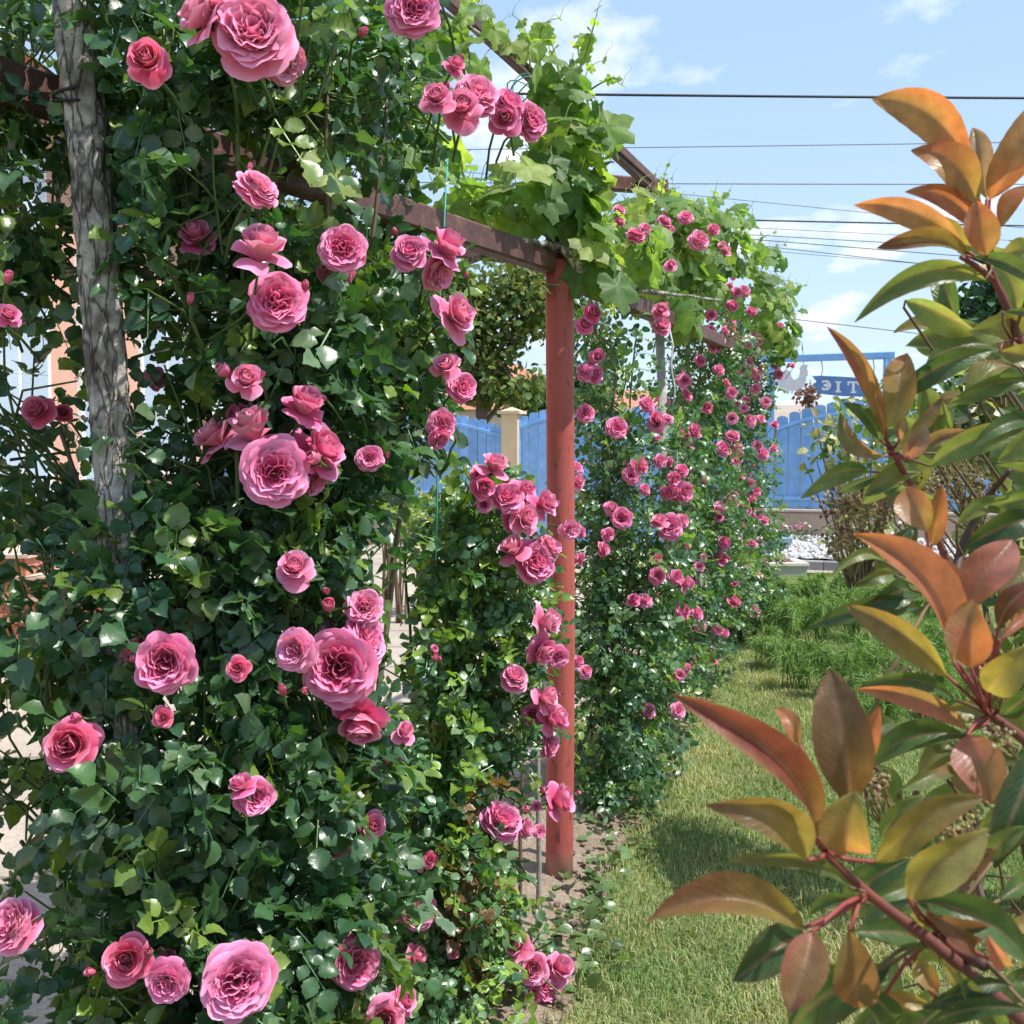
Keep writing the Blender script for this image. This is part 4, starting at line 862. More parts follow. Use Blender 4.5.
        for q in range(26):
            i=min(11,int(4+8*(q/26)**.7)); L_=random.uniform(.065,.105)*(.8 if q>20 else 1); an=q*2.4; el=random.uniform(-.1,.5)+(.5 if q>20 else 0)
            dr=nrm(np.array((math.cos(an),math.sin(an),el))); c=pts[i]+dr*.018+rng.normal(0,.008,3)
            qx,qy=proj(np.stack((c,c+dr*L_)))
            if ((qx<1050)&(qy<1060)).any(): continue
            k=random.choice(('OR','OY','YB','PV','RM')) if young and q>15 else random.choice(('GG','GL','DG','GD','LG','TL','GL'))
            blade(c,c+dr*L_,L_*.42,random.uniform(-70,70),.35,random.uniform(0,.14),PC[k[0]],PC[k[1]],np.array((0,0,1.)),1000+nb*30+q)
            st.tube([pts[i],c],[.0014,.0011],4,col=rd,cap=False)
    part('stem',st,M_stem,root); part('foliage',f,M_photinia,root)
    # spent flower heads
    for (px,py,rx,ry,d,n) in ((860,515,46,28,1.15,150),(905,500,40,30,1.2,110),(950,480,40,26,1.25,90),(840,545,24,20,1.15,50),(965,500,30,24,1.3,50),(915,685,22,22,.95,40),(870,790,22,28,.85,50),(990,690,20,18,.85,26),(960,835,36,18,.8,40),(1000,740,14,12,.72,16),(905,815,20,18,.8,24)):
        hd=Acc(); s0=P(px+rng.uniform(5,18),py+ry*1.5,d+.02); subs=[]
        for _ in range(9):
            r_=nrm(rng.normal(size=3)); q=P(px+r_[0]*rx*.7,py-abs(r_[2])*ry*.35,d+r_[1]*.045); subs.append(q)
            hd.tube([s0,s0+(q-s0)*.5+rng.normal(0,.006,3),q],[.0013,.001,.0008],4,col=(.17,.15,.06),cap=False)
        for _ in range(int(n*1.5)):
            q=subs[random.randrange(9)]; v_=nrm(rng.normal(size=3)+np.array((0,-.1,.35))); e=q+v_*rng.uniform(.008,.026)*(1+.5*d-.4)*rx/34
            hd.tube([q,(q+e)/2+rng.normal(0,.002,3),e],[.0006,.0005,.0004],3,col=(.24,.22,.09) if random.random()<.5 else (.28,.16,.08),cap=False)
            k=rng.uniform(.0012,.0024); cc=random.choice(((.17,.10,.05),(.26,.18,.08),(.12,.06,.035),(.36,.29,.16),(.30,.28,.10),(.10,.05,.03)))
            hd.add(icov*k*np.array((1,1,1.3))+e,tris=icot,col=np.array(cc))
        part('spent_flower_head',hd,M_stem,root)
photinia()

# ------------------------------------------------------------------ right hand side shrubs
def leafy(name,label,cat,blobs,size,cols,trunk,prof=LEAF_LO,shell=.5,up=.6,mat_=M_rose_leaf,group=None,nt_=8,win=()):
    b=np.asarray(trunk[0],float); root=empty(name,label,cat,(b[0],b[1],0),group)
    p,o=blob_points(blobs,shell); k=window_filter(p,win)&(p[:,2]>.02); p,o=p[k],o[k]; N=len(p)
    X=nrm(o*.8+rng.normal(0,.6,(N,3))); Z=nrm(np.array((.2,-.2,up))+o*.4+rng.normal(0,.5,(N,3))); Z=nrm(Z-X*np.sum(X*Z,1,keepdims=True)); Y=np.cross(Z,X)
    kk=rng.integers(0,len(cols),N); c=np.array(cols)[kk]*rng.uniform(.75,1.25,(N,1))
    f=Acc(); f.proto(prof[0],prof[1],[],p,X,Y,Z,size*rng.uniform(.6,1.25,N),c); st=Acc()
    for i in rng.choice(N,min(N,nt_),replace=False):
        cane(st,b+np.array((random.gauss(0,.03),random.gauss(0,.03),0)),p[i],(0,0,.05),trunk[1],trunk[1]*.25,(.16,.11,.07),10)
    part('stem',st,M_stem,root); part('crown' if cat=='tree' else 'foliage',f,mat_,root)
    return root
leafy('leafy_shrub','tall pale green leafy shrub behind the red tipped photinia','shrub',[(990,430,70,50,3.6,.35,420),(940,430,45,40,3.8,.3,260),(1020,370,60,40,3.5,.3,240),(1040,560,60,120,3.4,.35,260),(980,560,30,60,3.5,.25,60),(1060,700,50,100,3.3,.35,160)],.06,[(.20,.25,.06),(.12,.19,.05),(.30,.31,.13),(.07,.14,.04),(.36,.34,.2)],((1.75,3.5,0),.012),nt_=24,win=[(905,400,40,30,.4),(975,420,16,16,.6)])
leafy('flowering_shrub','loose cream flowered shrub in front of the blue gate','shrub',[(850,440,45,40,9.5,.4,170),(880,480,45,40,9.3,.4,150),(830,455,24,30,9.5,.3,60),(900,420,30,30,9.4,.3,80),(870,530,50,40,9.2,.4,120)],.085,[(.12,.19,.05),(.34,.32,.17),(.42,.34,.22),(.18,.24,.07),(.08,.14,.04)],((3.0,9.4,0),.015),nt_=26)

# feathery plants along the lawn
def feathery(px,py,h,w,label,seed):
    g=G(px,py); root=empty('feathery_plant',label,'garden plant',g,'feathery green plants at the lawn side')
    a=Acc(); s=Acc(); rnd=random.Random(seed)
    for _ in range(17):
        an=rnd.uniform(0,6.28); rr=rnd.uniform(.1,1)*w; hh=h*rnd.uniform(.6,1.1)
        b=g+np.array((rnd.gauss(0,.04),rnd.gauss(0,.04),0)); tip=b+np.array((rr*math.cos(an),rr*math.sin(an),hh*.75)); top=b+np.array((rr*.45*math.cos(an),rr*.45*math.sin(an),hh))
        t=np.linspace(0,1,14)[:,None]; pts=b*(1-t)**2+2*top*t*(1-t)*1.0+tip*t*t; pts=np.where(True,pts,pts)
        s.tube(pts,np.linspace(.004,.0012,14),4,col=(.16,.24,.07),cap=False)
        tn=nrm(np.gradient(pts,axis=0)); n=110; ii=rng.integers(3,14,n); o=pts[ii]; d=nrm(tn[ii]*.6+rng.normal(0,.7,(n,3))+np.array((0,0,-.15))); L_=rng.uniform(.05,.12,n)*(h/.4)
        sd_=nrm(np.cross(d,rng.normal(size=(n,3))))*.0026*(g[1]/8)
        e=o+d*L_[:,None]-np.array((0,0,1))*(L_*.25)[:,None]; m=o+d*(L_*.5)[:,None]
        V=np.stack((o-sd_,o+sd_,m+sd_,m-sd_,e),1); off=(np.arange(n)*5)[:,None]
        a.add(V.reshape(-1,3),np.array((0,1,2,3))[None]+off,np.array((3,2,4))[None]+off,col=np.repeat(np.array((.17,.27,.085))*rng.uniform(.7,1.4,(n,1)),5,0))
    part('stalk',s,M_stem,root); part('foliage',a,M_grass,root)
fp=[(705,600,.34),(730,640,.40),(760,642,.42),(790,650,.42),(820,648,.45),(850,640,.45),(880,640,.5),(740,618,.36),(775,612,.36),(810,610,.38),(845,608,.4),(800,690,.34),(835,700,.36),(865,690,.4),(900,690,.45),(925,680,.45),(880,740,.36),(950,720,.42),(770,668,.3),(930,640,.5)]
nm=['low','soft','airy','pale','drooping']
for i,(x,y,h) in enumerate(fp): feathery(x,y,h*(.8 if i==0 else 1),.22,'one of the feathery green plants crowding the lawn beside the photinia',i)
# low weeds at the bed edge
a=Acc(); N=760; y=rng.uniform(2.9,9,N); x=np.array([interp(EDGE,k) for k in y])+rng.normal(.02,.07,N)
O=np.stack((x,y,rng.uniform(.0,.05,N)),1); X=nrm(rng.normal(0,1,(N,3))*np.array((1,1,.3))+np.array((0,0,.35))); Z=nrm(np.array((0,0,1))+rng.normal(0,.4,(N,3))); Z=nrm(Z-X*np.sum(X*Z,1,keepdims=True)); Y=np.cross(Z,X)
a.proto(LEAF_LO[0],LEAF_LO[1],[],O,X,Y,Z,rng.uniform(.02,.06,N),np.array((.09,.15,.05))*rng.uniform(.6,1.5,(N,1)))
tag(a.build('weeds',M_rose_leaf),'low weeds along the edge of the soil bed','weeds',kind='stuff')

# ------------------------------------------------------------------ fence
BLUE=(.23,.45,.80); CREAM=(.66,.52,.33)
def FY(px): return 17-(px-512)*.005
def FP(px,z=0): d=FY(px); p=P(px,450,d); return np.array((p[0],p[1],z))
fdir=nrm(FP(900)-FP(400)); fn=np.array((fdir[1],-fdir[0],0))  # fn faces the viewer
def FO(p): return p
def pillar(px,label,h=2.05):
    c=FP(px,0); r=empty('gate_pillar',label,'pillar',c)
    M=np.stack((fdir,-fn,(0,0,1)),1); a=Acc(); s=.13; a.box((-s,-s,0),(s,s,h),col=CREAM,M=(M,c)); part('shaft',a,M_stucco,r,False)
    a=Acc(); a.box((-s-.05,-s-.05,h+.002),(s+.05,s+.05,h+.05),col=(.66,.54,.36),M=(M,c)); v=[(-s-.02,-s-.02,h+.05),(s+.02,-s-.02,h+.05),(s+.02,s+.02,h+.05),(-s-.02,s+.02,h+.05),(0,0,h+.11)]
    a.add(np.array(v)@M.T+c,tris=[(0,1,4),(1,2,4),(2,3,4),(3,0,4)],col=(.66,.54,.36)); part('cap',a,M_stucco,r,False)
def picket_panel(name,label,cat,pxa,pxb,z0,ztop,peak,pitch=.145,gate=False):
    """pickets with rounded tops whose height follows an arc"""
    A_=FP(pxa); B_=FP(pxb); Ln=np.linalg.norm(B_-A_); dx=(B_-A_)/Ln
    r=empty(name,label,cat,A_); n=max(3,int(Ln/pitch)); st=Ln/n; zz=lambda t: ztop+peak*math.sin(math.pi*min(1,max(0,t)))
    for i in range(n):
        t=(i+.5)/n; h=zz(t)+random.uniform(-.008,.008); wd=st*.455; poly=[(-wd,z0),(wd,z0)]
        for k in range(9): an=math.pi*k/8; poly.append((wd*math.cos(an),h-.5*wd+.5*wd*math.sin(an)))
        a=Acc(); a.prism(poly,A_+dx*(st*(i+.5))+fn*.02*0,dx,(0,0,1),.022,col=np.array(BLUE)*random.uniform(.88,1.1)); part('picket',a,M_fence,r,False)
    for zo in ((-.16,),(None,)):
        a=Acc()
        if zo[0] is None: a.beam(A_+np.array((0,0,z0+.14))+fn*.03,B_+np.array((0,0,z0+.14))+fn*.03,.03,.05,col=np.array(BLUE)*1.05)
        else:
            for i in range(16):
                t0,t1=i/16,(i+1)/16; a.beam(A_+dx*Ln*t0+np.array((0,0,zz(t0)+zo[0]))+fn*.03,A_+dx*Ln*t1+np.array((0,0,zz(t1)+zo[0]))+fn*.03,.03,.05,col=np.array(BLUE)*1.05)
        part('rail',a,M_fence,r,False)
    if gate:
        for t in (.012,.988):
            a=Acc(); p=A_+dx*Ln*t+fn*.032; a.beam(p+np.array((0,0,z0)),p+np.array((0,0,zz(t)-.05)),.05,.03,col=np.array(BLUE)*1.02); part('gate_stile',a,M_fence,r,False)
        for z in (z0+.25,ztop-.3):
            a=Acc(); p=A_+fn*.05; a.tube([p+np.array((0,0,z-.06)),p+np.array((0,0,z+.06))],.016,8,col=(.1,.12,.2)); part('hinge',a,M_plain,r)
    return r
def low_wall(pxa,pxb,label,z1=.65):
    A_=FP(pxa); B_=FP(pxb); r=empty('low_wall',label,'low wall',A_)
    a=Acc(); a.beam(A_+np.array((0,0,z1/2-.02)),B_+np.array((0,0,z1/2-.02)),.18,z1,col=(.46,.34,.27)); part('wall',a,M_stucco,r,False)
    a=Acc(); a.beam(A_+np.array((0,0,z1)),B_+np.array((0,0,z1)),.22,.035,col=(.55,.47,.40)); part('coping',a,M_stucco,r,False)
low_wall(215,504,'low rendered wall under the blue fence left of the cream pillar')
low_wall(692,1190,'low tan wall below the tall blue pickets and white gravel')
pillar(512,'cream square pillar between the blue fence and blue gate'); pillar(688,'cream pillar hidden mostly behind the rose columns')
pillar(206,'cream pillar at the far left end of the blue fence')
picket_panel('picket_fence','blue picket fence with arched top left of the cream pillar','fence',372,505,.68,1.86,.22)
picket_panel('picket_fence','blue picket fence behind the tall climbing rose by the house','fence',213,370,.68,1.86,.22)
picket_panel('garden_gate','blue picket gate right of the cream pillar behind the red post','gate',519,600,.12,2.0,.14,gate=True)
picket_panel('garden_gate','blue picket gate leaf half hidden by the rose columns','gate',602,681,.12,2.0,.14,gate=True)
picket_panel('picket_fence','short blue picket fence between the last two rose columns','fence',695,764,.68,1.84,.16,.15)
picket_panel('picket_fence','tall blue picket fence beneath the hanging cut out signs','fence',776,930,.68,1.96,.22,.158)
picket_panel('picket_fence','blue picket fence at the right behind the shrubs','fence',938,1180,.68,1.9,.2,.158)
# frame with hanging signs
fr=empty('sign_frame','tall blue timber frame with a top beam above the pickets','frame',FP(770))
for x in (770,886):
    a=Acc(); p=FP(x)+fn*.02; a.beam(p,p+np.array((0,0,2.74)),.095,.095,col=BLUE); part('post',a,M_fence,fr,False)
a=Acc(); a.beam(FP(760)+np.array((0,0,2.79))+fn*.02,FP(893)+np.array((0,0,2.79))+fn*.02,.10,.10,col=BLUE); part('beam',a,M_fence,fr,False)
def zp(x,y): # pixel of the 6.4x zoom -> local metres on the fence plane
    px,py=740+x/6.4,320+y/6.4; d=FY(px); p=P(px,py,d); return float(np.dot(p-FP(770),fdir)), float(p[2])
def plate(name,polys,th,col,root,off,m=M_plain):
    a=Acc()
    for poly in polys: a.prism([zp(x,y) for x,y in poly],FP(770)+fn*off,fdir,(0,0,1),th,col=col)
    return part(name,a,m,root,False)
ro=empty('rooster_cutout','pale rooster silhouette plate hanging under the blue beam','sign',FP(778))
plate('plate',[[(222,372),(232,395),(248,350),(270,332),(300,318),(322,330),(330,365),(345,385),(372,372),(382,345),(384,318),(378,308),(390,300),(390,288),(404,294),(412,284),(424,290),(436,286),(430,302),(428,318),(440,326),(432,338),(436,352),(424,362),(424,385),(414,412),(396,432),(366,446),(344,452),(338,470),(326,470),(328,454),(316,452),(310,472),(298,472),(302,450),(280,440),(250,430),(226,408),(214,390)]],.02,(.70,.70,.76),ro,.02)
a=Acc(); 
for x in (330,405):
    u,z=zp(x,300); q=FP(770)+fdir*u+fn*.02; a.tube([q+np.array((0,0,z+.02)),q+np.array((0,0,2.74))],.005,5,col=(.2,.2,.22))
part('hanger',a,M_plain,ro)
sg=empty('hanging_sign','blue swallow tailed board with white letters hanging under the beam','sign',FP(815))
plate('board',[[(462,360),(510,357),(640,362),(760,370),(880,377),(880,491),(770,490),(650,487),(560,478),(490,470),(500,440),(462,420),(490,395)]],.025,(.13,.25,.52),sg,.03,M_fence)
def arc(cx,cy,r0,r1,a0,a1,n=20,sy=1.0):
    o=[(cx+r1*math.cos(t),cy-sy*r1*math.sin(t)) for t in np.linspace(a0,a1,n)]; return o+[(cx+r0*math.cos(t),cy-sy*r0*math.sin(t)) for t in np.linspace(a1,a0,n)]
WH=(.78,.80,.82)
plate('letter',[arc(550,418,20,33,R(-128),R(128)),[(525,388),(538,384),(534,404),(524,402)],[(524,434),(534,432),(538,452),(525,448)],[(536,410),(552,410),(552,398),(572,418),(552,438),(552,426),(536,426)]],.008,WH,sg,.047)
plate('letter',[[(610,392),(648,392),(648,402),(638,404),(638,452),(648,454),(648,464),(610,464),(610,454),(620,452),(620,404),(610,402)]],.008,WH,sg,.047)
plate('letter',[[(688,392),(762,394),(762,418),(752,418),(748,404),(734,404),(734,456),(744,458),(744,468),(708,468),(708,458),(717,456),(717,404),(702,404),(698,418),(688,418)]],.008,WH,sg,.047)
a=Acc()
for x in (520,850):
    u,z=zp(x,365); q=FP(770)+fdir*u+fn*.03; a.tube([q+np.array((0,0,z)),q+np.array((.02,0,(z+2.74)/2)),q+np.array((0,0,2.74))],.008,5,col=(.55,.55,.55))
part('hanger',a,M_plain,sg)

# shed roof and neighbours behind the fence
def house(label,p0,wd,dp,h,rh,wall,name='neighbour_house',axis=0):
    r=empty(name,label,'house',(p0[0],p0[1],0)); x0,y0=p0; a=Acc(); a.box((x0-wd/2,y0,0),(x0+wd/2,y0+dp,h),col=wall); wl=part('wall',a,M_stucco,r,False)
    a=Acc(); e=.4; X0,X1,Y0,Y1=x0-wd/2-e,x0+wd/2+e,y0-e,y0+dp+e; hip=min(wd,dp)*.5
    if wd>dp: v=[(X0,Y0,h),(X1,Y0,h),(X1,Y1,h),(X0,Y1,h),(X0+hip,(Y0+Y1)/2,h+rh),(X1-hip,(Y0+Y1)/2,h+rh)]; q=[(0,1,5,4),(2,3,4,5)]; t=[(1,2,5),(3,0,4)]
    else: v=[(X0,Y0,h),(X1,Y0,h),(X1,Y1,h),(X0,Y1,h),((X0+X1)/2,Y0+hip,h+rh),((X0+X1)/2,Y1-hip,h+rh)]; q=[(1,2,5,4),(3,0,4,5)]; t=[(0,1,4),(2,3,5)]
    a.add(np.array(v)+np.array((0,0,.003)),q+[(3,2,1,0)],t); part('roof',a,M_rooftile,r,False)
    for k in range(2):
        cx=x0-wd*.22+wd*.44*k; a=Acc(); a.box((cx-.55,y0-.05,1.0),(cx+.55,y0+.02,2.3),col=(.7,.7,.68)); wn=part('window',a,M_plain,r,False)
        a=Acc(); a.box((cx-.45,y0-.062,1.1),(cx+.45,y0-.053,2.2)); part('pane',a,M_glass,wn,False)
    return r
house('neighbour house with an orange tiled roof among the trees beyond the fence',(-.9,44),9,8,3.1,2.2,(.6,.52,.42))
house('neighbour house with a pinkish tiled roof seen between post and roses',(5.2,48),8,7,2.8,1.5,(.7,.68,.64))
r=empty('garden_shed','low shed with a grey brown roof just beyond the blue pickets','shed',FP(800)-fn*6)
c=FP(800)-fn*6; a=Acc(); a.box((c[0]-1.2,c[1],0),(c[0]+4.5,c[1]+3,1.95),col=(.5,.45,.4)); part('wall',a,M_stucco,r,False)
a=Acc(); a.beam((c[0]-1.4,c[1]-.3,1.98),(c[0]+4.7,c[1]-.3,1.98),.02,.05,col=(.12,.10,.09)); a.add([(c[0]-1.4,c[1]-.4,1.97),(c[0]+4.7,c[1]-.4,1.97),(c[0]+4.7,c[1]+3.3,2.5),(c[0]-1.4,c[1]+3.3,2.5)],[(0,1,2,3)],col=(.36,.30,.25)); part('roof',a,M_wood,r,False)

# trees
def tree(label,px,d,py_base_z,blobs,size,cols,limbs=12,tr=.16,prof=LEAF_LO,win=()):
    b=np.array((P(px,450,d)[0],d,0)); root=empty('tree',label,'tree',b)
    p,o=blob_points(blobs,.55); k=window_filter(p,win); p,o=p[k],o[k]; N=len(p)
    cl=lowfreq(p[:,0]*2.2+p[:,1],p[:,2]*2.5); k=rng.uniform(0,1,N)<.35+.75*cl; p,o=p[k],o[k]; N=len(p)
    X=nrm(o*.6+rng.normal(0,.7,(N,3))+np.array((0,0,-.2))); Z=nrm(np.array((.2,-.1,.7))+o*.5+rng.normal(0,.5,(N,3))); Z=nrm(Z-X*np.sum(X*Z,1,keepdims=True)); Y=np.cross(Z,X)
    cb=np.array(cols)[rng.integers(0,len(cols),N)]*rng.uniform(.7,1.3,(N,1))
    f=Acc(); f.proto(prof[0],prof[1],[],p,X,Y,Z,size*rng.uniform(.6,1.3,N),cb)
    t=Acc(); c=p.mean(0); topz=c[2]
    t.tube([b,b+np.array((.05,0,topz*.4)),b+np.array((0,.05,topz*.75)),np.array((c[0],c[1],topz))],[tr,tr*.8,tr*.6,tr*.4],10,col=(.16,.12,.09))
    for i in rng.choice(N,limbs,replace=False):
        s=b+(np.array((c[0],c[1],topz))-b)*random.uniform(.45,.95); cane(t,s,p[i],(0,0,.15),tr*.35,tr*.06,(.16,.12,.09),8,.05)
    part('trunk',t,M_wood,root); part('crown',f,M_treeleaf,root)
tree('olive green tree beyond the fence left of the red post',480,21,0,[(475,330,55,70,21,1.0,3000),(440,300,40,50,21,.9,1400),(525,300,45,45,21,.9,1800),(500,380,55,30,21,.9,1400),(410,370,50,50,21,.9,600)],.14,[(.11,.18,.05),(.17,.23,.06),(.20,.20,.07),(.07,.13,.04)],win=[(530,365,26,16,.8)])
tree('dark green round tree beyond the gate beside the red post',570,24,0,[(560,290,45,50,24,1.0,1800),(580,390,40,28,24,1.0,1400),(530,400,40,22,24,1.0,1200),(600,350,18,40,24,.8,400)],.15,[(.05,.11,.04),(.09,.16,.05),(.13,.20,.06)],win=[(533,352,22,20,.7)])
tree('bluish green tree far behind the shrubs at the right',990,30,0,[(985,320,45,30,30,1.1,900),(1010,285,50,40,30,1.2,900),(960,340,30,20,30,.9,400),(1060,310,60,60,30,1.3,600),(985,385,60,40,30,1.2,700)],.24,[(.03,.075,.045),(.045,.10,.055),(.06,.12,.06)])
tree('low green tree between the fence and the pink roof',690,27,0,[(655,420,30,14,27,.9,300),(700,410,40,24,27,1.0,500),(740,420,30,18,27,.9,300)],.2,[(.05,.10,.035),(.09,.14,.05)],6,.1)
tree('reddish leaved small tree behind the hanging sign',808,20.5,0,[(806,398,12,12,20.5,.4,160),(812,392,8,10,20.5,.3,80)],.10,[(.25,.12,.12),(.18,.09,.09),(.22,.16,.12)],6,.04)
tree('small shrubby tree behind the right picket fence',880,19,0,[(870,405,30,16,19,.6,260),(900,395,30,22,19,.6,260),(845,408,16,8,19,.5,90)],.12,[(.09,.15,.05),(.14,.19,.06),(.2,.2,.09)],6,.05)

# plants in front of the left fence
for i,(px,py,rx,ry,d,n,cols,lab) in enumerate(((400,500,24,28,9.5,260,[(.07,.14,.04),(.11,.18,.05),(.3,.3,.1)],'green border plant in front of the blue fence by tall rose'),
  (440,515,26,22,10,260,[(.06,.12,.04),(.10,.17,.05),(.34,.30,.08)],'yellow flecked border plant left of the lower rose'),(480,500,22,26,10.5,220,[(.07,.14,.04),(.12,.2,.06)],'leafy border plant below the cream pillar'),
  (385,470,14,26,11,120,[(.06,.12,.04),(.10,.16,.05)],'upright dark border plant at the fence corner'),(560,470,10,40,13,90,[(.07,.13,.04),(.12,.17,.05)],'thin green plant just behind the red post'))):
    g=P(px,450,d); leafy('border_plant',lab,'garden plant',[(px,py,rx,ry,d,.35,n)],.07,cols,((g[0],g[1],0),.01),nt_=12)
# gravel bed, kerb, path
a=Acc(); q=[]; V=[]
for i,px in enumerate(np.linspace(692,1190,40)):
    fpt=FP(px)+fn*.12
    for k in range(8): V.append((fpt[0]+.05*k,fpt[1]-1.55*k/7*1.0,.30-.19*k/7+.008*math.sin(i*3.1+k*2.2)))
a.add(V,[(i*8+k,(i+1)*8+k,(i+1)*8+k+1,i*8+k+1) for i in range(39) for k in range(7)]); tag(a.build('gravel_bed',M_gravel),kind='structure')
a=Acc(); N=1600; s=rng.uniform(0,1,N); t=rng.uniform(0.02,1,N); A_=FP(740); B_=FP(1100)
O=A_+(B_-A_)*s[:,None]+fn*.12+np.stack((.35*t,-1.55*t,.31-.19*t),1); X=nrm(rng.normal(size=(N,3))); Y=nrm(np.cross(X,rng.normal(size=(N,3)))); Z=np.cross(X,Y)
a.proto(icov*np.array((1,.8,.55)),[],icot,O,X,Y,Z,rng.uniform(.02,.045,N),np.array((.72,.70,.68))*rng.uniform(.6,1.15,(N,1))); tag(a.build('white_pebbles',M_stucco),'white pebbles covering the bed below the low tan wall','pebbles',kind='stuff')
a=Acc(); kb=FP(700)+fn*1.75; ke=FP(1190)+fn*1.75; n=26
for i in range(n):
    p0=kb+(ke-kb)*(i/n); p1=kb+(ke-kb)*((i+.96)/n); a.beam(p0+np.array((0,0,.05)),p1+np.array((0,0,.05)),.1,.14,col=np.array((.30,.29,.28))*random.uniform(.85,1.2))
tag(a.build('kerb',M_stucco,smooth=False),kind='structure')
p0=FP(730)+fn*1.82; p1=FP(1190)+fn*1.82
sheet('garden_path',[(p0[0],p0[1]),(p0[0]+.1,13.35),(10,13.35),(p1[0],p1[1])],.006,M_pave)
# utility box
g=G(786,577); bx=empty('drain_box','low concrete box with a red striped grating at the lawn end','drain box',g)
a=Acc(); a.box((g[0]-.27,g[1],0),(g[0]+.25,g[1]+.62,.13),col=(.33,.35,.30)); part('body',a,M_stucco,bx,False)
a=Acc(); a.box((g[0]-.29,g[1]-.02,.132),(g[0]+.27,g[1]+.64,.165),col=(.60,.55,.47)); part('lid',a,M_stucco,bx,False)
for k in range(6):
    a=Acc(); x=g[0]-.24+.065*k; a.box((x,g[1]+.10,.167),(x+.032,g[1]+.54,.178),col=(.33,.12,.10)); part('grating_bar',a,M_plain,bx,False)
# blue pot with pink flowers
c=P(779,545,FY(779)-1.05); c[2]=.2
pt=empty('flower_pot','light blue bowl pot on the white gravel beside the roses','flower pot',c); a=Acc()
n=20; prof=[(.10,0),(.15,.03),(.18,.12),(.20,.14),(.17,.14),(.15,.10),(.0,.10)]; v=[(c[0]+r_*math.cos(2*math.pi*k/n),c[1]+r_*math.sin(2*math.pi*k/n),c[2]+z) for r_,z in prof for k in range(n)]
a.add(v,[(i*n+k,i*n+(k+1)%n,(i+1)*n+(k+1)%n,(i+1)*n+k) for i in range(len(prof)-1) for k in range(n)],col=(.30,.42,.55)); part('bowl',a,M_plain,pt)
def flowers(label,c,w_,h,n,loc):
    root=empty('flowering_plant',label,'flower',loc); f=Acc(); p=c+rng.normal(0,1,(n,3))*np.array((w_,w_*.6,h)); N=n
    X=nrm(rng.normal(size=(N,3))); Z=nrm(rng.normal(0,.5,(N,3))+np.array((0,-.3,.8))); Z=nrm(Z-X*np.sum(X*Z,1,keepdims=True)); Y=np.cross(Z,X)
    f.proto(LEAF_LO[0],LEAF_LO[1],[],p,X,Y,Z,.06,np.array((.10,.17,.08))*rng.uniform(.7,1.3,(N,1))); part('foliage',f,M_rose_leaf,root)
    f=Acc(); q=c+rng.normal(0,1,(N//2,3))*np.array((w_*1.1,w_*.6,h*.6))+np.array((0,0,h*1.3)); M_=len(q)
    f.proto(icov*np.array((1,1,.5)),[],icot,q,np.tile((1.,0,0),(M_,1)),np.tile((0,1.,0),(M_,1)),np.tile((0,0,1.),(M_,1)),rng.uniform(.015,.03,M_),np.tile((.75,.32,.45),(M_,1))); part('blossoms',f,M_petal,root)
flowers('pink flowered plant growing in the light blue bowl pot',c+np.array((0,0,.2)),.1,.06,60,c+np.array((0,0,.1)))
c2=P(798,530,FY(798)-.45); c2[2]=.38; flowers('small pink flowers on the gravel right of the blue pot',c2,.12,.05,44,(c2[0],c2[1],.28))

# wires
WR=[(590,95,1024,98.5,14,.017,(.01,.01,.012),'thick black overhead cable crossing the sky highest of all'),(615,148,915,144,24,.010,(.10,.12,.13),'thin grey overhead wire just below the thick black cable'),(675,184,1024,184.5,24,.011,(.08,.10,.10),'thin straight overhead wire level with the pergola cross beam'),(690,195,850,211,24,.008,(.15,.17,.18),'faint slanting overhead wire with a small knot'),(733,220,1024,226,22,.017,(.03,.04,.05),'thick dark overhead cable above the bundle of thin wires'),
 (735,227,1000,240,24,.007,(.14,.16,.18),'uppermost thin wire of the bundle beyond the vine'),(735,234,1000,249,24,.009,(.07,.08,.10),'second wire of the bundle beyond the vine'),(735,238,960,256,24,.010,(.06,.07,.09),'darkest wire of the bundle beyond the vine'),(735,243,960,268,24,.009,(.10,.11,.12),'lowest slanting wire of the bundle beyond the vine'),(770,251,900,262,24,.007,(.14,.16,.18),'faintest wire low under the bundle beyond the vine'),(800,320,940,336,22,.010,(.14,.15,.17),'lone sagging wire just above the sign frame')]
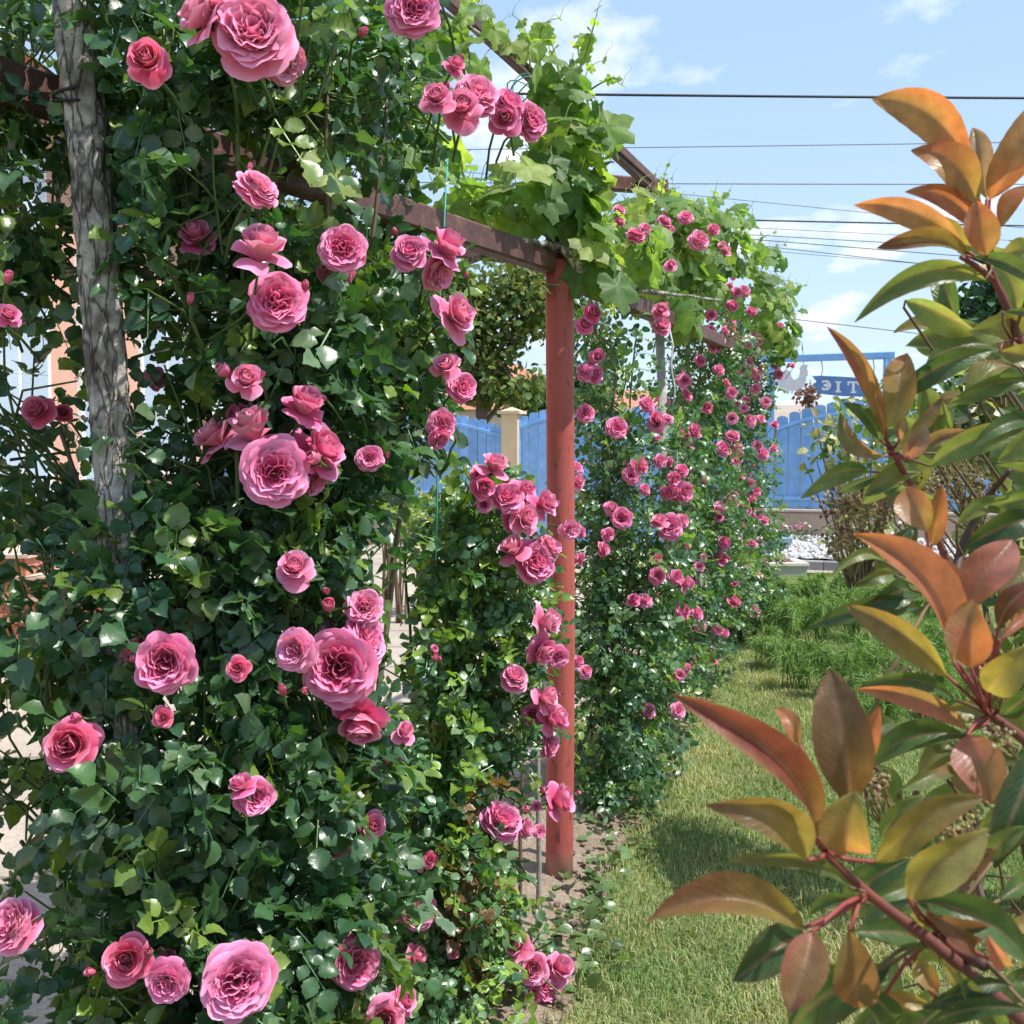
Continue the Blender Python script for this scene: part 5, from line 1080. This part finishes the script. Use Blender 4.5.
for (x0,y0,x1,y1,d,r_,col,lab) in WR:
    s=(y1-y0)/(x1-x0); pts=[]
    for x in np.linspace(-500,2000,40):
        sag=0; pts.append(P(x,y0+s*(x-x0)+3.0*((x-(x0+x1)/2)/700)**2*-1+0,d))
    a=Acc(); a.tube(np.array(pts),r_,5,col=col); tag(a.build('overhead_wire',M_plain),lab,'wire','overhead wires across the sky')

# ------------------------------------------------------------------ house on the left
hs=empty('pink_house','peach pink house with white windows and brick steps behind the rose','house',(-4.3,8,0)); X=-4.3; PK=(.62,.36,.27)
a=Acc(); a.box((X-6,2,0),(X,15.3,4.6),col=PK); hw=part('wall',a,M_stucco,hs,False)
a=Acc(); a.box((X+.003,2,0),(X+.06,15.3,.62),col=(.5,.3,.22)); part('plinth',a,M_brick,hs,False)
a=Acc(); a.add([(X-6.4,1.6,4.6),(X+.5,1.6,4.6),(X+.5,15.7,4.6),(X-6.4,15.7,4.6),(X-3,5,6.6),(X-3,12.5,6.6)],[(1,2,5,4),(3,0,4,5),(3,2,1,0)],[(0,1,4),(2,3,5)]); part('roof',a,M_rooftile,hs,False)
for (y0,y1,z0,z1) in ((12.7,14.6,1.2,3.5),(8.9,10.2,.9,4.2),(5.5,7.0,1.2,3.4),(10.9,11.9,.7,3.4)):
    a=Acc(); a.box((X+.002,y0,z0),(X+.05,y1,z1),col=(.75,.76,.78)); wn=part('window',a,M_plain,hs,False)
    ym=(y0+y1)/2
    for (ya,yb) in ((y0+.09,ym-.04),(ym+.04,y1-.09)):
        a=Acc(); a.box((X+.052,ya,z0+.09),(X+.058,yb,z1-.09)); part('pane',a,M_glass,wn,False)
for k in range(4):
    a=Acc(); a.box((X+.065,8.6-.0,k*.17+.002*(k>0)),(X+1.5-.34*k,10.6,(k+1)*.17-.03),col=(1,1,1)); stp=part('step',a,M_brick,hs,False)
    a=Acc(); a.box((X+.065,8.58,(k+1)*.17-.028),(X+1.53-.34*k,10.62,(k+1)*.17),col=(.55,.45,.38)); part('tread',a,M_stucco,stp,False)
